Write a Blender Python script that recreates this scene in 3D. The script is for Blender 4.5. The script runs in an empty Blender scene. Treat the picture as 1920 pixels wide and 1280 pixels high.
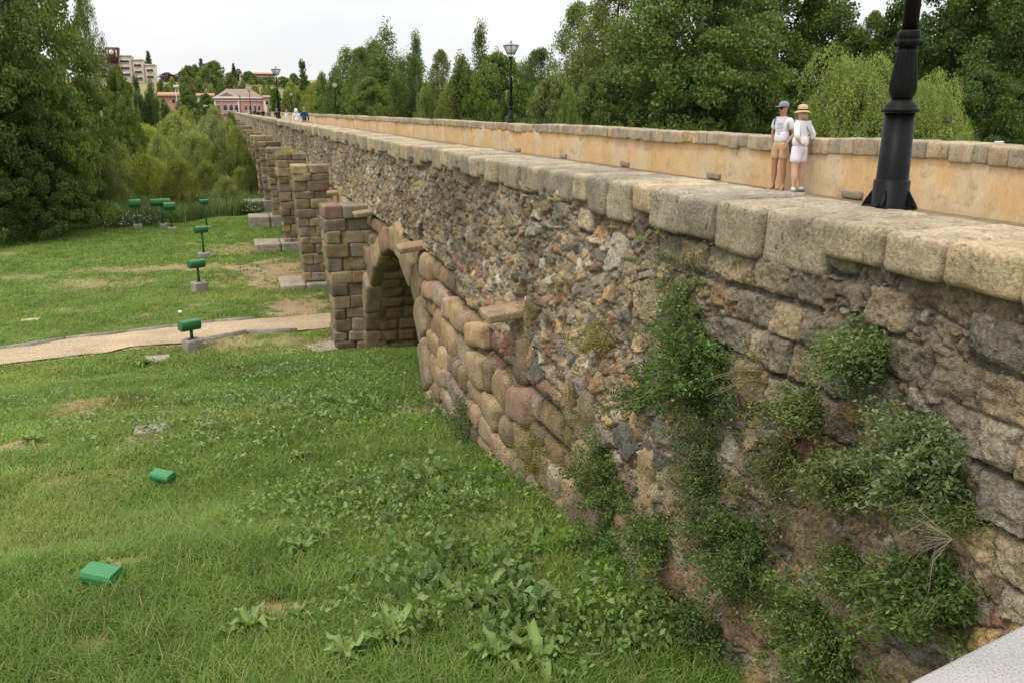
import bpy, bmesh, math, random
import numpy as np
from mathutils import Vector, Matrix
random.seed(7); RS = np.random.RandomState(7)
scn = bpy.context.scene; COL = scn.collection

# ------------------------------------------------------------------ camera, sky, sun, exposure
EZ = 5.0; F_PX = 1578.0; PITCH = math.radians(15.38); YAW = math.radians(18.5)
cam_d = bpy.data.cameras.new('camera'); cam = bpy.data.objects.new('camera', cam_d); COL.objects.link(cam)
cam_d.sensor_width = 36; cam_d.lens = 36*F_PX/1920; cam_d.clip_start = 0.05; cam_d.clip_end = 5000
cam.location = (0, 0, EZ); cam.rotation_euler = (math.pi/2-PITCH, 0, -YAW); scn.camera = cam
w = bpy.data.worlds.new('World'); scn.world = w; w.use_nodes = True
nt = w.node_tree; nt.nodes.clear()
out = nt.nodes.new('ShaderNodeOutputWorld'); bg = nt.nodes.new('ShaderNodeBackground')
sky = nt.nodes.new('ShaderNodeTexSky'); sky.sky_type = 'NISHITA'; sky.sun_disc = False
SUN_EL = math.radians(62); SUN_AZ = math.radians(-115)      # azimuth from +Y towards +X
sky.sun_elevation = SUN_EL; sky.sun_rotation = SUN_AZ
tcn = nt.nodes.new('ShaderNodeTexCoord'); mpn = nt.nodes.new('ShaderNodeMapping'); mpn.inputs['Scale'].default_value = (1.2, 1.2, 4)
nz = nt.nodes.new('ShaderNodeTexNoise'); nz.inputs['Scale'].default_value = 1.6; nz.inputs['Detail'].default_value = 6
rp = nt.nodes.new('ShaderNodeValToRGB'); rp.color_ramp.elements[0].position = .32; rp.color_ramp.elements[0].color = (8.3, 8.3, 8.5, 1)
rp.color_ramp.elements[1].position = .62; rp.color_ramp.elements[1].color = (9.9, 9.85, 9.75, 1)
mxn = nt.nodes.new('ShaderNodeMixRGB'); mxn.inputs[0].default_value = .93
L = nt.links.new
L(tcn.outputs['Generated'], mpn.inputs[0]); L(mpn.outputs[0], nz.inputs['Vector']); L(nz.outputs[0], rp.inputs[0])
L(sky.outputs[0], mxn.inputs[1]); L(rp.outputs[0], mxn.inputs[2]); 
sxyz = nt.nodes.new('ShaderNodeSeparateXYZ'); L(tcn.outputs['Generated'], sxyz.inputs[0])      # overcast sky: brighter towards the zenith
mr = nt.nodes.new('ShaderNodeMapRange'); mr.inputs[1].default_value = .15; mr.inputs[2].default_value = 1; mr.inputs[3].default_value = 1; mr.inputs[4].default_value = 2.2; L(sxyz.outputs[2], mr.inputs[0])
vm = nt.nodes.new('ShaderNodeVectorMath'); vm.operation = 'SCALE'; L(mxn.outputs[0], vm.inputs[0]); L(mr.outputs[0], vm.inputs['Scale'])
L(vm.outputs[0], bg.inputs[0]); bg.inputs[1].default_value = .1
L(bg.outputs[0], out.inputs[0])
sd = bpy.data.lights.new('sun', 'SUN'); sd.energy = 1.5; sd.angle = math.radians(14); sd.color = (1, .95, .86)
sun = bpy.data.objects.new('sun', sd); COL.objects.link(sun)
sdir = Vector((math.sin(SUN_AZ)*math.cos(SUN_EL), math.cos(SUN_AZ)*math.cos(SUN_EL), math.sin(SUN_EL)))
sun.rotation_euler = sdir.to_track_quat('Z', 'Y').to_euler()
scn.view_settings.view_transform = 'Standard'; scn.view_settings.look = 'None'
scn.view_settings.exposure = 0.14; scn.view_settings.gamma = 1

# ------------------------------------------------------------------ helpers
_F = np.array([math.sin(YAW)*math.cos(PITCH), math.cos(YAW)*math.cos(PITCH), -math.sin(PITCH)])
_R = np.array([math.cos(YAW), -math.sin(YAW), 0.]); _U = np.cross(_R, _F)
def _ray(x, y): return _F*F_PX+_R*(x-960)+_U*(640-y)
def onz(x, y, z): r = _ray(x, y); return np.array([0, 0, EZ])+r*((z-EZ)/r[2])
def onx(x, y, X): r = _ray(x, y); return np.array([0, 0, EZ])+r*(X/r[0])
def ony(x, y, Y): r = _ray(x, y); return np.array([0, 0, EZ])+r*(Y/r[1])

def hsh(*a):
    h = np.uint32(2166136261)
    r = None
    for k in a:
        k = np.asarray(k).astype(np.int64).astype(np.uint32)
        r = k*np.uint32(0x9E3779B1) if r is None else (r ^ (k+np.uint32(0x7F4A7C15)+(r << np.uint32(6))+(r >> np.uint32(2))))*np.uint32(0x85EBCA6B)
        r = r ^ (r >> np.uint32(13))
    r = (r*np.uint32(0xC2B2AE35)); r = r ^ (r >> np.uint32(16))
    return r.astype(np.float64)/4294967296.0
def vnoise(x, y, z=0.0, seed=0):
    x, y, z = np.broadcast_arrays(np.asarray(x, float), np.asarray(y, float), np.asarray(z, float))
    xi, yi, zi = np.floor(x), np.floor(y), np.floor(z); fx, fy, fz = x-xi, y-yi, z-zi
    fx = fx*fx*(3-2*fx); fy = fy*fy*(3-2*fy); fz = fz*fz*(3-2*fz); r = 0
    for i in (0, 1):
        for j in (0, 1):
            for k in (0, 1):
                r = r+hsh(xi+i, yi+j, zi+k, seed)*(fx if i else 1-fx)*(fy if j else 1-fy)*(fz if k else 1-fz)
    return r
def fbm(x, y, z=0.0, seed=0, o=3):
    r = 0; a = .5; t = 0
    for i in range(o):
        r = r+a*vnoise(np.asarray(x)*2**i, np.asarray(y)*2**i, np.asarray(z)*2**i, seed+i); t += a; a *= .5
    return r/t
def sstep(a, b, x): t = np.clip((x-a)/(b-a), 0, 1); return t*t*(3-2*t)
def worley(u, v, seed, jit=.9):
    ui, vi = np.floor(u), np.floor(v); f1 = np.full(u.shape, 9.); f2 = np.full(u.shape, 9.); cid = np.zeros(u.shape); ox = np.zeros(u.shape); oy = np.zeros(u.shape)
    for i in (-1, 0, 1):
        for j in (-1, 0, 1):
            cu, cv = ui+i, vi+j
            px = cu+.5+jit*(hsh(cu, cv, seed)-.5)+.5*(np.mod(cv, 2)); px = px-.25
            py = cv+.5+jit*(hsh(cu, cv, seed+1)-.5)
            d = np.sqrt((u-px)**2+(v-py)**2); idn = hsh(cu, cv, seed+2)
            c = d < f1; f2 = np.where(c, f1, np.minimum(f2, d)); cid = np.where(c, idn, cid); f1 = np.where(c, d, f1); ox = np.where(c, u-px, ox); oy = np.where(c, v-py, oy)
    return f1, f2, cid, ox, oy
def bricks(u, v, H, W, seed):
    vi = np.floor(v/H+.3*(hsh(np.floor(v/H), 3, seed)-.5)); t = v/H-vi
    Wr = W*(.8+.4*hsh(vi, 5, seed)); uu = u/Wr+hsh(vi, 9, seed)*7
    c = np.floor(uu); e0 = c+.4*(hsh(c, vi, seed+4)-.5); e1 = c+1+.4*(hsh(c+1, vi, seed+4)-.5)
    lo = uu < e0; hi = uu >= e1; c = c-lo+hi
    e0 = c+.4*(hsh(c, vi, seed+4)-.5); e1 = c+1+.4*(hsh(c+1, vi, seed+4)-.5); s = (uu-e0)/(e1-e0)
    d = np.minimum(np.minimum(s, 1-s)*(e1-e0)*Wr, np.minimum(t, 1-t)*H)
    return np.maximum(d, 0), hsh(c, vi, seed+6)
def pal(idv, P, seed=0):
    P = np.array(P); k = (np.mod(idv*977.13+seed*.37, 1)*len(P)).astype(int); b = .78+.44*np.mod(idv*131.7, 1)
    return P[k]*b[..., None]

def mesh_obj(name, V, Fq, mat=None, parent=None, col=None, smooth=False, fcol=False):
    """V (n,3); Fq (m,k) array or list of arrays; col per vertex (n,3)"""
    me = bpy.data.meshes.new(name); V = np.asarray(V, np.float32)
    Fs = Fq if isinstance(Fq, list) else [Fq]
    Fs = [np.asarray(f, np.int32) for f in Fs if len(f)]
    me.vertices.add(len(V)); me.vertices.foreach_set('co', V.ravel())
    nl = sum(f.size for f in Fs); npz = sum(len(f) for f in Fs)
    me.loops.add(nl); me.polygons.add(npz)
    me.loops.foreach_set('vertex_index', np.concatenate([f.ravel() for f in Fs]))
    tot = np.concatenate([np.full(len(f), f.shape[1], np.int32) for f in Fs]); st = np.concatenate([[0], np.cumsum(tot)[:-1]]).astype(np.int32)
    me.polygons.foreach_set('loop_start', st); me.polygons.foreach_set('loop_total', tot)
    if smooth: me.polygons.foreach_set('use_smooth', np.ones(npz, bool))
    if col is not None:
        a = me.color_attributes.new('Col', 'FLOAT_COLOR', 'POINT'); c = np.ones((len(V), 4), np.float32); c[:, :3] = col
        a.data.foreach_set('color', c.ravel())
    me.update(calc_edges=True); me.validate()
    if mat: me.materials.append(mat)
    o = bpy.data.objects.new(name, me); COL.objects.link(o)
    if parent: o.parent = parent
    return o
class MB:
    """collects pieces into one mesh"""
    def __init__(s): s.V = []; s.F = {}; s.C = []; s.n = 0
    def add(s, V, F, c=None):
        V = np.asarray(V, float); F = np.asarray(F)
        s.F.setdefault(F.shape[1], []).append(F+s.n); s.V.append(V); s.n += len(V)
        if c is None: c = (1, 1, 1)
        c = np.asarray(c, float); s.C.append(np.broadcast_to(c, V.shape).copy())
    def box(s, a, b, c=None, M=None):
        x0, y0, z0 = a; x1, y1, z1 = b
        V = np.array([[x0, y0, z0], [x1, y0, z0], [x1, y1, z0], [x0, y1, z0], [x0, y0, z1], [x1, y0, z1], [x1, y1, z1], [x0, y1, z1]], float)
        if M is not None: V = V@M[:3, :3].T+M[:3, 3]
        s.add(V, [[0, 3, 2, 1], [4, 5, 6, 7], [0, 1, 5, 4], [1, 2, 6, 5], [2, 3, 7, 6], [3, 0, 4, 7]], c)
    def tube(s, P, Rr, n=8, c=None, cap=True):
        P = np.asarray(P, float); m = len(P); Rr = np.broadcast_to(Rr, (m,)); V = []
        for i in range(m):
            d = P[min(i+1, m-1)]-P[max(i-1, 0)]; d = d/(np.linalg.norm(d)+1e-9)
            h = np.array([1, 0, 0]) if abs(d[0]) < .8 else np.array([0, 1, 0])
            a = np.cross(d, h); a /= np.linalg.norm(a); b = np.cross(d, a)
            t = np.arange(n)*2*math.pi/n; V.append(P[i]+Rr[i]*(np.cos(t)[:, None]*a+np.sin(t)[:, None]*b))
        V = np.concatenate(V); F = [[i*n+j, i*n+(j+1) % n, (i+1)*n+(j+1) % n, (i+1)*n+j] for i in range(m-1) for j in range(n)]
        s.add(V, F, c)
        if cap:
            s.F.setdefault(n, []).append(np.array([list(range(n))[::-1]])+s.n-m*n); s.F[n].append(np.array([[(m-1)*n+j for j in range(n)]])+s.n-m*n)
    def lathe(s, prof, n=24, c=None, cen=(0, 0, 0), flute=None):
        t = np.arange(n)*2*math.pi/n; V = []
        for i, (r, z) in enumerate(prof):
            rr = np.full(n, r, float)
            if flute and flute[0] <= z <= flute[1]: rr = r*(1-flute[3]*(np.cos(t*flute[2]) > .25))
            V.append(np.stack([cen[0]+rr*np.cos(t), cen[1]+rr*np.sin(t), np.full(n, cen[2]+z)], 1))
        m = len(prof); F = [[i*n+j, i*n+(j+1) % n, (i+1)*n+(j+1) % n, (i+1)*n+j] for i in range(m-1) for j in range(n)]
        s.add(np.concatenate(V), F, c)
        s.F.setdefault(n, []).append(np.array([list(range(n))[::-1]])+s.n-m*n); s.F[n].append(np.array([[(m-1)*n+j for j in range(n)]])+s.n-m*n)
    def prism(s, poly, axis, a, b, c=None):
        """extrude 2D poly (list) along axis between a and b"""
        n = len(poly); V = []
        for t in (a, b):
            for (p, q) in poly: V.append({0: (t, p, q), 1: (p, t, q), 2: (p, q, t)}[axis])
        F = [[i, (i+1) % n, n+(i+1) % n, n+i] for i in range(n)]
        s.add(V, F, c); s.F.setdefault(n, []).append(np.array([list(range(n))[::-1]])+s.n-2*n); s.F[n].append(np.array([[n+i for i in range(n)]])+s.n-2*n)
    def build(s, name, mat, parent=None, smooth=False):
        return mesh_obj(name, np.concatenate(s.V), [np.concatenate(f) for f in s.F.values()], mat, parent, np.concatenate(s.C), smooth)

def _cube_template(ts):
    n = len(ts); idx = {}; V = []; F = []
    def vid(p):
        k = tuple(np.round(p, 5))
        if k not in idx: idx[k] = len(V); V.append(p)
        return idx[k]
    for ax in range(3):
        for sg in (-1, 1):
            for i in range(n-1):
                for j in range(n-1):
                    q = []
                    for (a, b) in ((i, j), (i+1, j), (i+1, j+1), (i, j+1)):
                        p = [0, 0, 0]; p[ax] = sg; p[(ax+1) % 3] = ts[a]; p[(ax+2) % 3] = ts[b]; q.append(vid(p))
                    F.append(q if sg > 0 else q[::-1])
    return np.array(V, float), np.array(F)
T9 = _cube_template([-1, -.88, -.7, -.4, 0, .4, .7, .88, 1]); T6 = _cube_template([-1, -.8, -.35, .35, .8, 1])
T14 = _cube_template([-1, -.95, -.87, -.75, -.6, -.4, -.2, 0, .2, .4, .6, .75, .87, .95, 1])
def rblock(mb, c, h, r, col, rot=(0, 0, 0), amp=.01, fr=6, tpl=T9, seed=0, cvar=.12):
    V, F = tpl; h = np.array(h, float); r = min(r, h.min()*.98); P = V*h
    core = np.clip(P, -(h-r), h-r); d = P-core; nrm = np.linalg.norm(d, axis=1, keepdims=True); P = core+d/np.maximum(nrm, 1e-6)*r
    W = P+np.array(c)
    n = (fbm(W[:, 0]*fr, W[:, 1]*fr, W[:, 2]*fr, seed, 3)-.5)
    P = P+(P/np.linalg.norm(P, axis=1, keepdims=True))*(n*2*amp)[:, None]
    if any(rot): P = P@np.array(Matrix.Rotation(rot[2], 3, 'Z')@Matrix.Rotation(rot[1], 3, 'Y')@Matrix.Rotation(rot[0], 3, 'X')).T
    W = P+np.array(c); k = 1+cvar*2*(fbm(W[:, 0]*3, W[:, 1]*3, W[:, 2]*3, seed+5, 2)-.5)
    mb.add(W, F, np.array(col)*k[:, None])

def tag(o, label, cat, group=None, kind=None):
    if label: o['label'] = label
    if cat: o['category'] = cat
    if group: o['group'] = group
    if kind: o['kind'] = kind
    return o
def empty(name, loc=(0, 0, 0), rz=0, label=None, cat=None, group=None):
    o = bpy.data.objects.new(name, None); COL.objects.link(o); o.location = loc; o.rotation_euler = (0, 0, rz); o.empty_display_size = .2
    return tag(o, label, cat, group)
def dup(o, loc, rz=0, sc=None, label=None, color=None):
    r = o.copy(); COL.objects.link(r); r.location = loc; r.rotation_euler = (0, 0, rz)
    if sc is not None: r.scale = sc if hasattr(sc, '__len__') else (sc,)*3
    if label: r['label'] = label
    for ch in o.children:
        c = ch.copy(); COL.objects.link(c); c.parent = r
        if color and c.name.startswith('crown'): c.color = (*color, 1)
        for g in ch.children: d = g.copy(); COL.objects.link(d); d.parent = c
    return r
ORD = ['first', 'second', 'third', 'fourth', 'fifth', 'sixth', 'seventh', 'eighth', 'ninth', 'tenth', 'eleventh', 'twelfth', 'thirteenth', 'fourteenth', 'fifteenth', 'sixteenth', 'seventeenth', 'eighteenth', 'nineteenth', 'twentieth', 'twenty-first', 'twenty-second', 'twenty-third', 'twenty-fourth', 'twenty-fifth', 'twenty-sixth', 'twenty-seventh', 'twenty-eighth', 'twenty-ninth', 'thirtieth', 'thirty-first', 'thirty-second', 'thirty-third', 'thirty-fourth', 'thirty-fifth', 'thirty-sixth']

# ------------------------------------------------------------------ materials
def mat_new(name):
    m = bpy.data.materials.new(name); m.use_nodes = True; nt = m.node_tree; b = nt.nodes['Principled BSDF']; return m, nt, b
def N(nt, t, **k):
    n = nt.nodes.new(t)
    for a, v in k.items():
        if a in n.inputs: n.inputs[a].default_value = v
        else: setattr(n, a, v)
    return n
def ramp(nt, fac, stops):
    r = nt.nodes.new('ShaderNodeValToRGB'); e = r.color_ramp.elements
    while len(e) < len(stops): e.new(.5)
    for i, (p, c) in enumerate(stops): e[i].position = p; e[i].color = (*c, 1) if hasattr(c, '__len__') else (c, c, c, 1)
    nt.links.new(fac, r.inputs[0]); return r.outputs[0]
def mixc(nt, mode, f, a, b):
    n = nt.nodes.new('ShaderNodeMixRGB'); n.blend_type = mode
    for i, v in ((0, f), (1, a), (2, b)):
        if hasattr(v, 'is_linked'): nt.links.new(v, n.inputs[i])
        elif i == 0: n.inputs[0].default_value = v
        else: n.inputs[i].default_value = (*v, 1)
    return n.outputs[0]
def m_stone(name, bump=.5, lichen=.5, fine=45., dist=.02, base=None, lich_col=(.42, .40, .35), dark=.35, cf=(.62, 1.32), ls=14.):
    m, nt, b = mat_new(name); g = N(nt, 'ShaderNodeNewGeometry'); pos = g.outputs['Position']
    if base is None: a = N(nt, 'ShaderNodeAttribute', attribute_name='Col').outputs['Color']
    else: rg = N(nt, 'ShaderNodeRGB'); rg.outputs[0].default_value = (*base, 1); a = rg.outputs[0]
    def noise(s, d=5, r=.6): 
        n = N(nt, 'ShaderNodeTexNoise', Scale=s, Detail=d, Roughness=r); nt.links.new(pos, n.inputs['Vector']); return n.outputs[0]
    n1 = noise(5.); n2 = noise(fine, 4, .7); n3 = noise(ls, 6, .75); n4 = noise(1.3, 4)
    c = mixc(nt, 'MULTIPLY', 1, a, ramp(nt, n1, [(.3, .72), (.7, 1.22)]))
    c = mixc(nt, 'MULTIPLY', 1, c, ramp(nt, n2, [(.3, cf[0]), (.72, cf[1])]))
    c = mixc(nt, 'MULTIPLY', 1, c, ramp(nt, n4, [(.35, (.9, .88, .86)), (.65, (1.08, 1.06, 1.02))]))
    lm = ramp(nt, n3, [(.60, 0.), (.68, 1.)]); lf = N(nt, 'ShaderNodeMath', operation='MULTIPLY'); nt.links.new(lm, lf.inputs[0]); lf.inputs[1].default_value = lichen
    c = mixc(nt, 'MIX', lf.outputs[0], c, lich_col)
    n5 = noise(9., 7, .85); dm = ramp(nt, n5, [(.37, 1.), (.44, 0.)]); df = N(nt, 'ShaderNodeMath', operation='MULTIPLY'); nt.links.new(dm, df.inputs[0]); df.inputs[1].default_value = dark
    c = mixc(nt, 'MIX', df.outputs[0], c, (.06, .055, .045))
    nt.links.new(c, b.inputs['Base Color']); b.inputs['Roughness'].default_value = .93; b.inputs['Specular IOR Level'].default_value = .15
    n6 = noise(120., 3, .7); ad = N(nt, 'ShaderNodeMath', operation='ADD'); nt.links.new(n2, ad.inputs[0]); nt.links.new(n3, ad.inputs[1])
    ad2 = N(nt, 'ShaderNodeMath', operation='MULTIPLY_ADD'); nt.links.new(n6, ad2.inputs[0]); ad2.inputs[1].default_value = .4; nt.links.new(ad.outputs[0], ad2.inputs[2])
    bp = N(nt, 'ShaderNodeBump', Strength=bump, Distance=dist); nt.links.new(ad2.outputs[0], bp.inputs['Height']); nt.links.new(bp.outputs[0], b.inputs['Normal'])
    return m
def m_plain(name, c, rough=.6, metal=0., nz=.0, sc=20., bump=0., spec=.4):
    m, nt, b = mat_new(name); b.inputs['Roughness'].default_value = rough; b.inputs['Metallic'].default_value = metal; b.inputs['Specular IOR Level'].default_value = spec
    g = N(nt, 'ShaderNodeNewGeometry'); n = N(nt, 'ShaderNodeTexNoise', Scale=sc, Detail=5.); nt.links.new(g.outputs['Position'], n.inputs['Vector'])
    nt.links.new(mixc(nt, 'MULTIPLY', 1, c, ramp(nt, n.outputs[0], [(.3, 1-nz), (.7, 1+nz)])), b.inputs['Base Color'])
    if bump:
        bp = N(nt, 'ShaderNodeBump', Strength=bump, Distance=.01); nt.links.new(n.outputs[0], bp.inputs['Height']); nt.links.new(bp.outputs[0], b.inputs['Normal'])
    return m
def m_leaf(name, tr=.3, rough=.55, spec=.25):
    m, nt, b = mat_new(name); a = N(nt, 'ShaderNodeAttribute', attribute_name='Col').outputs['Color']; oi = N(nt, 'ShaderNodeObjectInfo')
    c = mixc(nt, 'MULTIPLY', 1, a, oi.outputs['Color']); nt.links.new(c, b.inputs['Base Color']); b.inputs['Roughness'].default_value = rough; b.inputs['Specular IOR Level'].default_value = spec
    t = N(nt, 'ShaderNodeBsdfTranslucent'); nt.links.new(mixc(nt, 'MULTIPLY', 1, c, (1.25, 1.35, .6)), t.inputs[0]); mx = N(nt, 'ShaderNodeMixShader'); mx.inputs[0].default_value = tr
    o = [n for n in nt.nodes if n.type == 'OUTPUT_MATERIAL'][0]; nt.links.new(b.outputs[0], mx.inputs[1]); nt.links.new(t.outputs[0], mx.inputs[2]); nt.links.new(mx.outputs[0], o.inputs[0])
    return m
def m_attr(name, rough=.6, spec=.3, nz=.1, sc=30., bump=0.):
    m, nt, b = mat_new(name); a = N(nt, 'ShaderNodeAttribute', attribute_name='Col').outputs['Color']
    g = N(nt, 'ShaderNodeNewGeometry'); n = N(nt, 'ShaderNodeTexNoise', Scale=sc, Detail=4.); nt.links.new(g.outputs['Position'], n.inputs['Vector'])
    nt.links.new(mixc(nt, 'MULTIPLY', 1, a, ramp(nt, n.outputs[0], [(.3, 1-nz), (.7, 1+nz)])), b.inputs['Base Color']); b.inputs['Roughness'].default_value = rough; b.inputs['Specular IOR Level'].default_value = spec
    if bump:
        bp = N(nt, 'ShaderNodeBump', Strength=bump, Distance=.01); nt.links.new(n.outputs[0], bp.inputs['Height']); nt.links.new(bp.outputs[0], b.inputs['Normal'])
    return m
M_RUB = m_stone('rubble_stone', bump=1., lichen=.6, dist=.025, dark=.6, cf=(.48, 1.5), ls=21., lich_col=(.47, .43, .35))
M_BLK = m_stone('weathered_block', bump=.7, cf=(.55, 1.35), lichen=.12, dist=.012, dark=.22, lich_col=(.36, .34, .30))
M_COP = m_stone('coping_stone', bump=.7, lichen=.5, dist=.02, dark=.75, cf=(.55, 1.35), lich_col=(.33, .31, .27))
M_LEAF = m_leaf('foliage'); M_GRASS = m_leaf('grass_blades', tr=.35, rough=.5)
M_BARK = m_attr('bark', .9, .1, .3, 12., .5); M_ATTR = m_attr('painted', .7, .3, .08)
M_BLACK = m_plain('black_paint', (.005, .005, .0055), .45, 0, .25, 30, .15, .12)
M_GREEN = m_attr('green_paint', .42, .4, .06, 25.)
M_CONC = m_stone('concrete', bump=.4, lichen=.25, base=(.30, .27, .24), dark=.2)
M_GLASS = m_plain('milky_glass', (.55, .6, .58), .2)

# ------------------------------------------------------------------ ground
YS = np.array([-60, 0, 2, 3.7, 6, 9, 12, 15, 17.5, 24, 42, 60, 215, 250, 305, 330, 360, 400, 450, 520, 5000.])
ZS = np.array([1.9, 1.85, 1.8, 1.7, 1.46, 1.07, .76, .32, .02, 0, 0, -.3, -.3, -.3, 0, 6, 11.5, 15.5, 18, 20, 20.])
def gz(X, Y):
    X, Y = np.broadcast_arrays(np.asarray(X, float), np.asarray(Y, float))
    z = np.interp(Y, YS, ZS)
    z = z+np.where(Y < 60, (fbm(X*.45+9, Y*.45, 0, 11)-.5)*.35*sstep(2, 6, Y)*sstep(.0, 3., np.abs(2.7-X)), 0)
    z = z+np.where(Y > 215, (fbm(X*.012, Y*.012, 0, 12)-.5)*8*sstep(310, 380, Y), 0)
    z = z-sstep(-100, -40, -Y)*0
    return z
P_up = [onz(x, y, .02)[:2] for x, y in ((-400, 693), (0, 651), (240, 625), (480, 602), (600, 590))]
P_lo = [onz(x, y, .02)[:2] for x, y in ((-400, 735), (0, 682), (200, 661), (370, 641), (560, 622), (660, 613))]
def path_mask(X, Y):
    up = np.interp(X, [p[0] for p in P_up]+[12], [p[1] for p in P_up]+[P_up[-1][1]+.3])
    lo = np.interp(X, [p[0] for p in P_lo]+[12], [p[1] for p in P_lo]+[P_lo[-1][1]+.3])
    return up, lo
BARE = [(onz(x, y, z)[0], onz(x, y, z)[1], rx, ry, s) for (x, y, z, rx, ry, s) in
        ((510, 512, 0, 1.7, 2.7, 1.), (575, 575, 0, 1.1, 1.6, 1.), (300, 505, 0, 3.2, .8, .75), (440, 470, 0, 1.4, 1.6, .6), (200, 530, 0, 2, .8, .5), (430, 645, 0, 1.0, .7, .7), (150, 765, .4, .8, .7, .8), (290, 812, .6, .45, .35, .8),
         (20, 845, .7, .5, .5, .9), (540, 1192, 1.35, .30, .22, 1.), (225, 1095, 1.25, .3, .2, .9), (780, 800, .6, .5, .4, .9), (230, 885, .9, .3, .3, .5), (170, 1245, 1.35, .25, .2, .7), (100, 590, 0, 1.4, .5, .4), (60, 520, 0, 1.5, .5, .5),
         (540, 310, 0, 1, 4, .3), (30, 1170, 1.3, .25, .25, .5), (300, 835, .7, .5, .3, .6), (860, 860, .9, .25, .3, .6), (620, 640, 0, .4, .5, .7))]
def bare(X, Y):
    n = .45*fbm(X*1.7, Y*1.7, 0, 21, 4)+.55*fbm(X*5.5, Y*5.5, 0, 22, 3); r = np.zeros(np.shape(X))
    for (cx, cy, rx, ry, s) in BARE:
        d = np.sqrt(((X-cx)/rx)**2+((Y-cy)/ry)**2); r = np.maximum(r, s*.9*(1-sstep(.35, 1.1, d+(n-.5)*2.6)))
    r = np.maximum(r, sstep(.68, .78, fbm(X*.9+40, Y*.9, 0, 31, 4))*.45)
    up, lo = path_mask(X, Y); e = .12*(n-.5)
    r = np.maximum(r, ((Y < up+e+.05) & (Y > lo+e-.05)).astype(float)*1.2)
    return r
def axis(dense0, dense1, step, lo, hi, g=1.13):
    a = list(np.arange(dense0, dense1, step)); s = step; x = a[-1]
    while x < hi: s *= g; x += s; a.append(x)
    s = step; x = a[0]; b = []
    while x > lo: s *= g; x -= s; b.append(x)
    return np.array(b[::-1]+a)
def grid_faces(nu, nv):
    i = np.arange(nu-1)[:, None]*nv+np.arange(nv-1)[None, :]; i = i.ravel(); return np.stack([i, i+nv, i+nv+1, i+1], 1)
gx = axis(-13, 4.5, .11, -900, 1200); gy = axis(2.2, 43, .12, -120, 3000)
GX, GY = np.meshgrid(gx, gy, indexing='ij'); GZ = gz(GX, GY); br = bare(GX, GY)
GZ = GZ+(fbm(GX*5, GY*5, 0, 77, 2)-.5)*.06*((GY > 2) & (GY < 43) & (GX > -13) & (GX < 4.5))
green = np.array([.12, .165, .04]); dirt = np.array([.34, .235, .145])
nn = fbm(GX*2.3, GY*2.3, 0, 41, 3)[..., None]
gcol = green*(.6+.8*nn)*(1-np.clip(br, 0, 1)[..., None])+dirt*(.8+.4*nn)*np.clip(br, 0, 1)[..., None]
hc = fbm(GX*.03, GY*.03, 0, 51, 4)[..., None]; hillc = np.where(hc > .5, np.array([.25, .22, .10]), np.array([.11, .13, .05]))*(.7+.6*nn)
fr = sstep(200, 260, GY)[..., None]; gcol = gcol*(1-fr)+hillc*fr
def m_ground():
    m, nt, b = mat_new('soil_and_turf'); a = N(nt, 'ShaderNodeAttribute', attribute_name='Col').outputs['Color']; g = N(nt, 'ShaderNodeNewGeometry')
    n = N(nt, 'ShaderNodeTexNoise', Scale=18., Detail=8., Roughness=.75); nt.links.new(g.outputs['Position'], n.inputs['Vector'])
    nt.links.new(mixc(nt, 'MULTIPLY', 1, a, ramp(nt, n.outputs[0], [(.3, .6), (.7, 1.35)])), b.inputs['Base Color']); b.inputs['Roughness'].default_value = 1; b.inputs['Specular IOR Level'].default_value = .05
    bp = N(nt, 'ShaderNodeBump', Strength=.6, Distance=.03); nt.links.new(n.outputs[0], bp.inputs['Height']); nt.links.new(bp.outputs[0], b.inputs['Normal']); return m
M_GROUND = m_ground()
ground = mesh_obj('ground', np.stack([GX, GY, GZ], -1).reshape(-1, 3), grid_faces(len(gx), len(gy)), M_GROUND, None, gcol.reshape(-1, 3), True)
tag(ground, None, None, kind='structure')
# path: a thin sheet following the ground
px_ = np.arange(-14, 12, .1); tt = np.linspace(0, 1, 14)
PX = np.repeat(px_[:, None], 14, 1); up, lo = path_mask(px_, 0)
PY = lo[:, None]+(up-lo)[:, None]*tt[None, :]; e = (fbm(PX*2.5, PY*0, 0, 61, 3)-.5)*.14*(np.abs(tt-.5)*2)**2; PY = PY+e
PZ = gz(PX, PY)+.035+.03*np.sin(tt*math.pi)[None, :]+(fbm(PX*3, PY*3, 0, 62)-.5)*.02
pn = fbm(PX*1.2, PY*3, 0, 63, 4)[..., None]; pc = np.array([.42, .32, .21])*(.75+.5*pn)
path = mesh_obj('path', np.stack([PX, PY, PZ], -1).reshape(-1, 3), grid_faces(len(px_), 14), M_GROUND, None, pc.reshape(-1, 3), True); tag(path, None, None, kind='structure')
def kerb(pts, label):
    mb = MB()
    for i in range(len(pts)-1):
        a, b = np.array(pts[i]), np.array(pts[i+1]); n = max(1, int(np.linalg.norm(b-a)/.9))
        for k in range(n):
            p = a+(b-a)*k/n; q = a+(b-a)*(k+.97)/n; za = float(gz(*p)); zb = float(gz(*q)); d = (q-p)/np.linalg.norm(q-p); s = np.array([-d[1], d[0]])*.035
            V = [[*(p-s), za-.1], [*(q-s), zb-.1], [*(q+s), zb-.1], [*(p+s), za-.1], [*(p-s), za+.085], [*(q-s), zb+.085], [*(q+s), zb+.085], [*(p+s), za+.085]]
            mb.add(V, [[0, 3, 2, 1], [4, 5, 6, 7], [0, 1, 5, 4], [1, 2, 6, 5], [2, 3, 7, 6], [3, 0, 4, 7]])
    tag(mb.build('path_kerb', M_CONC), label, 'kerb')
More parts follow.
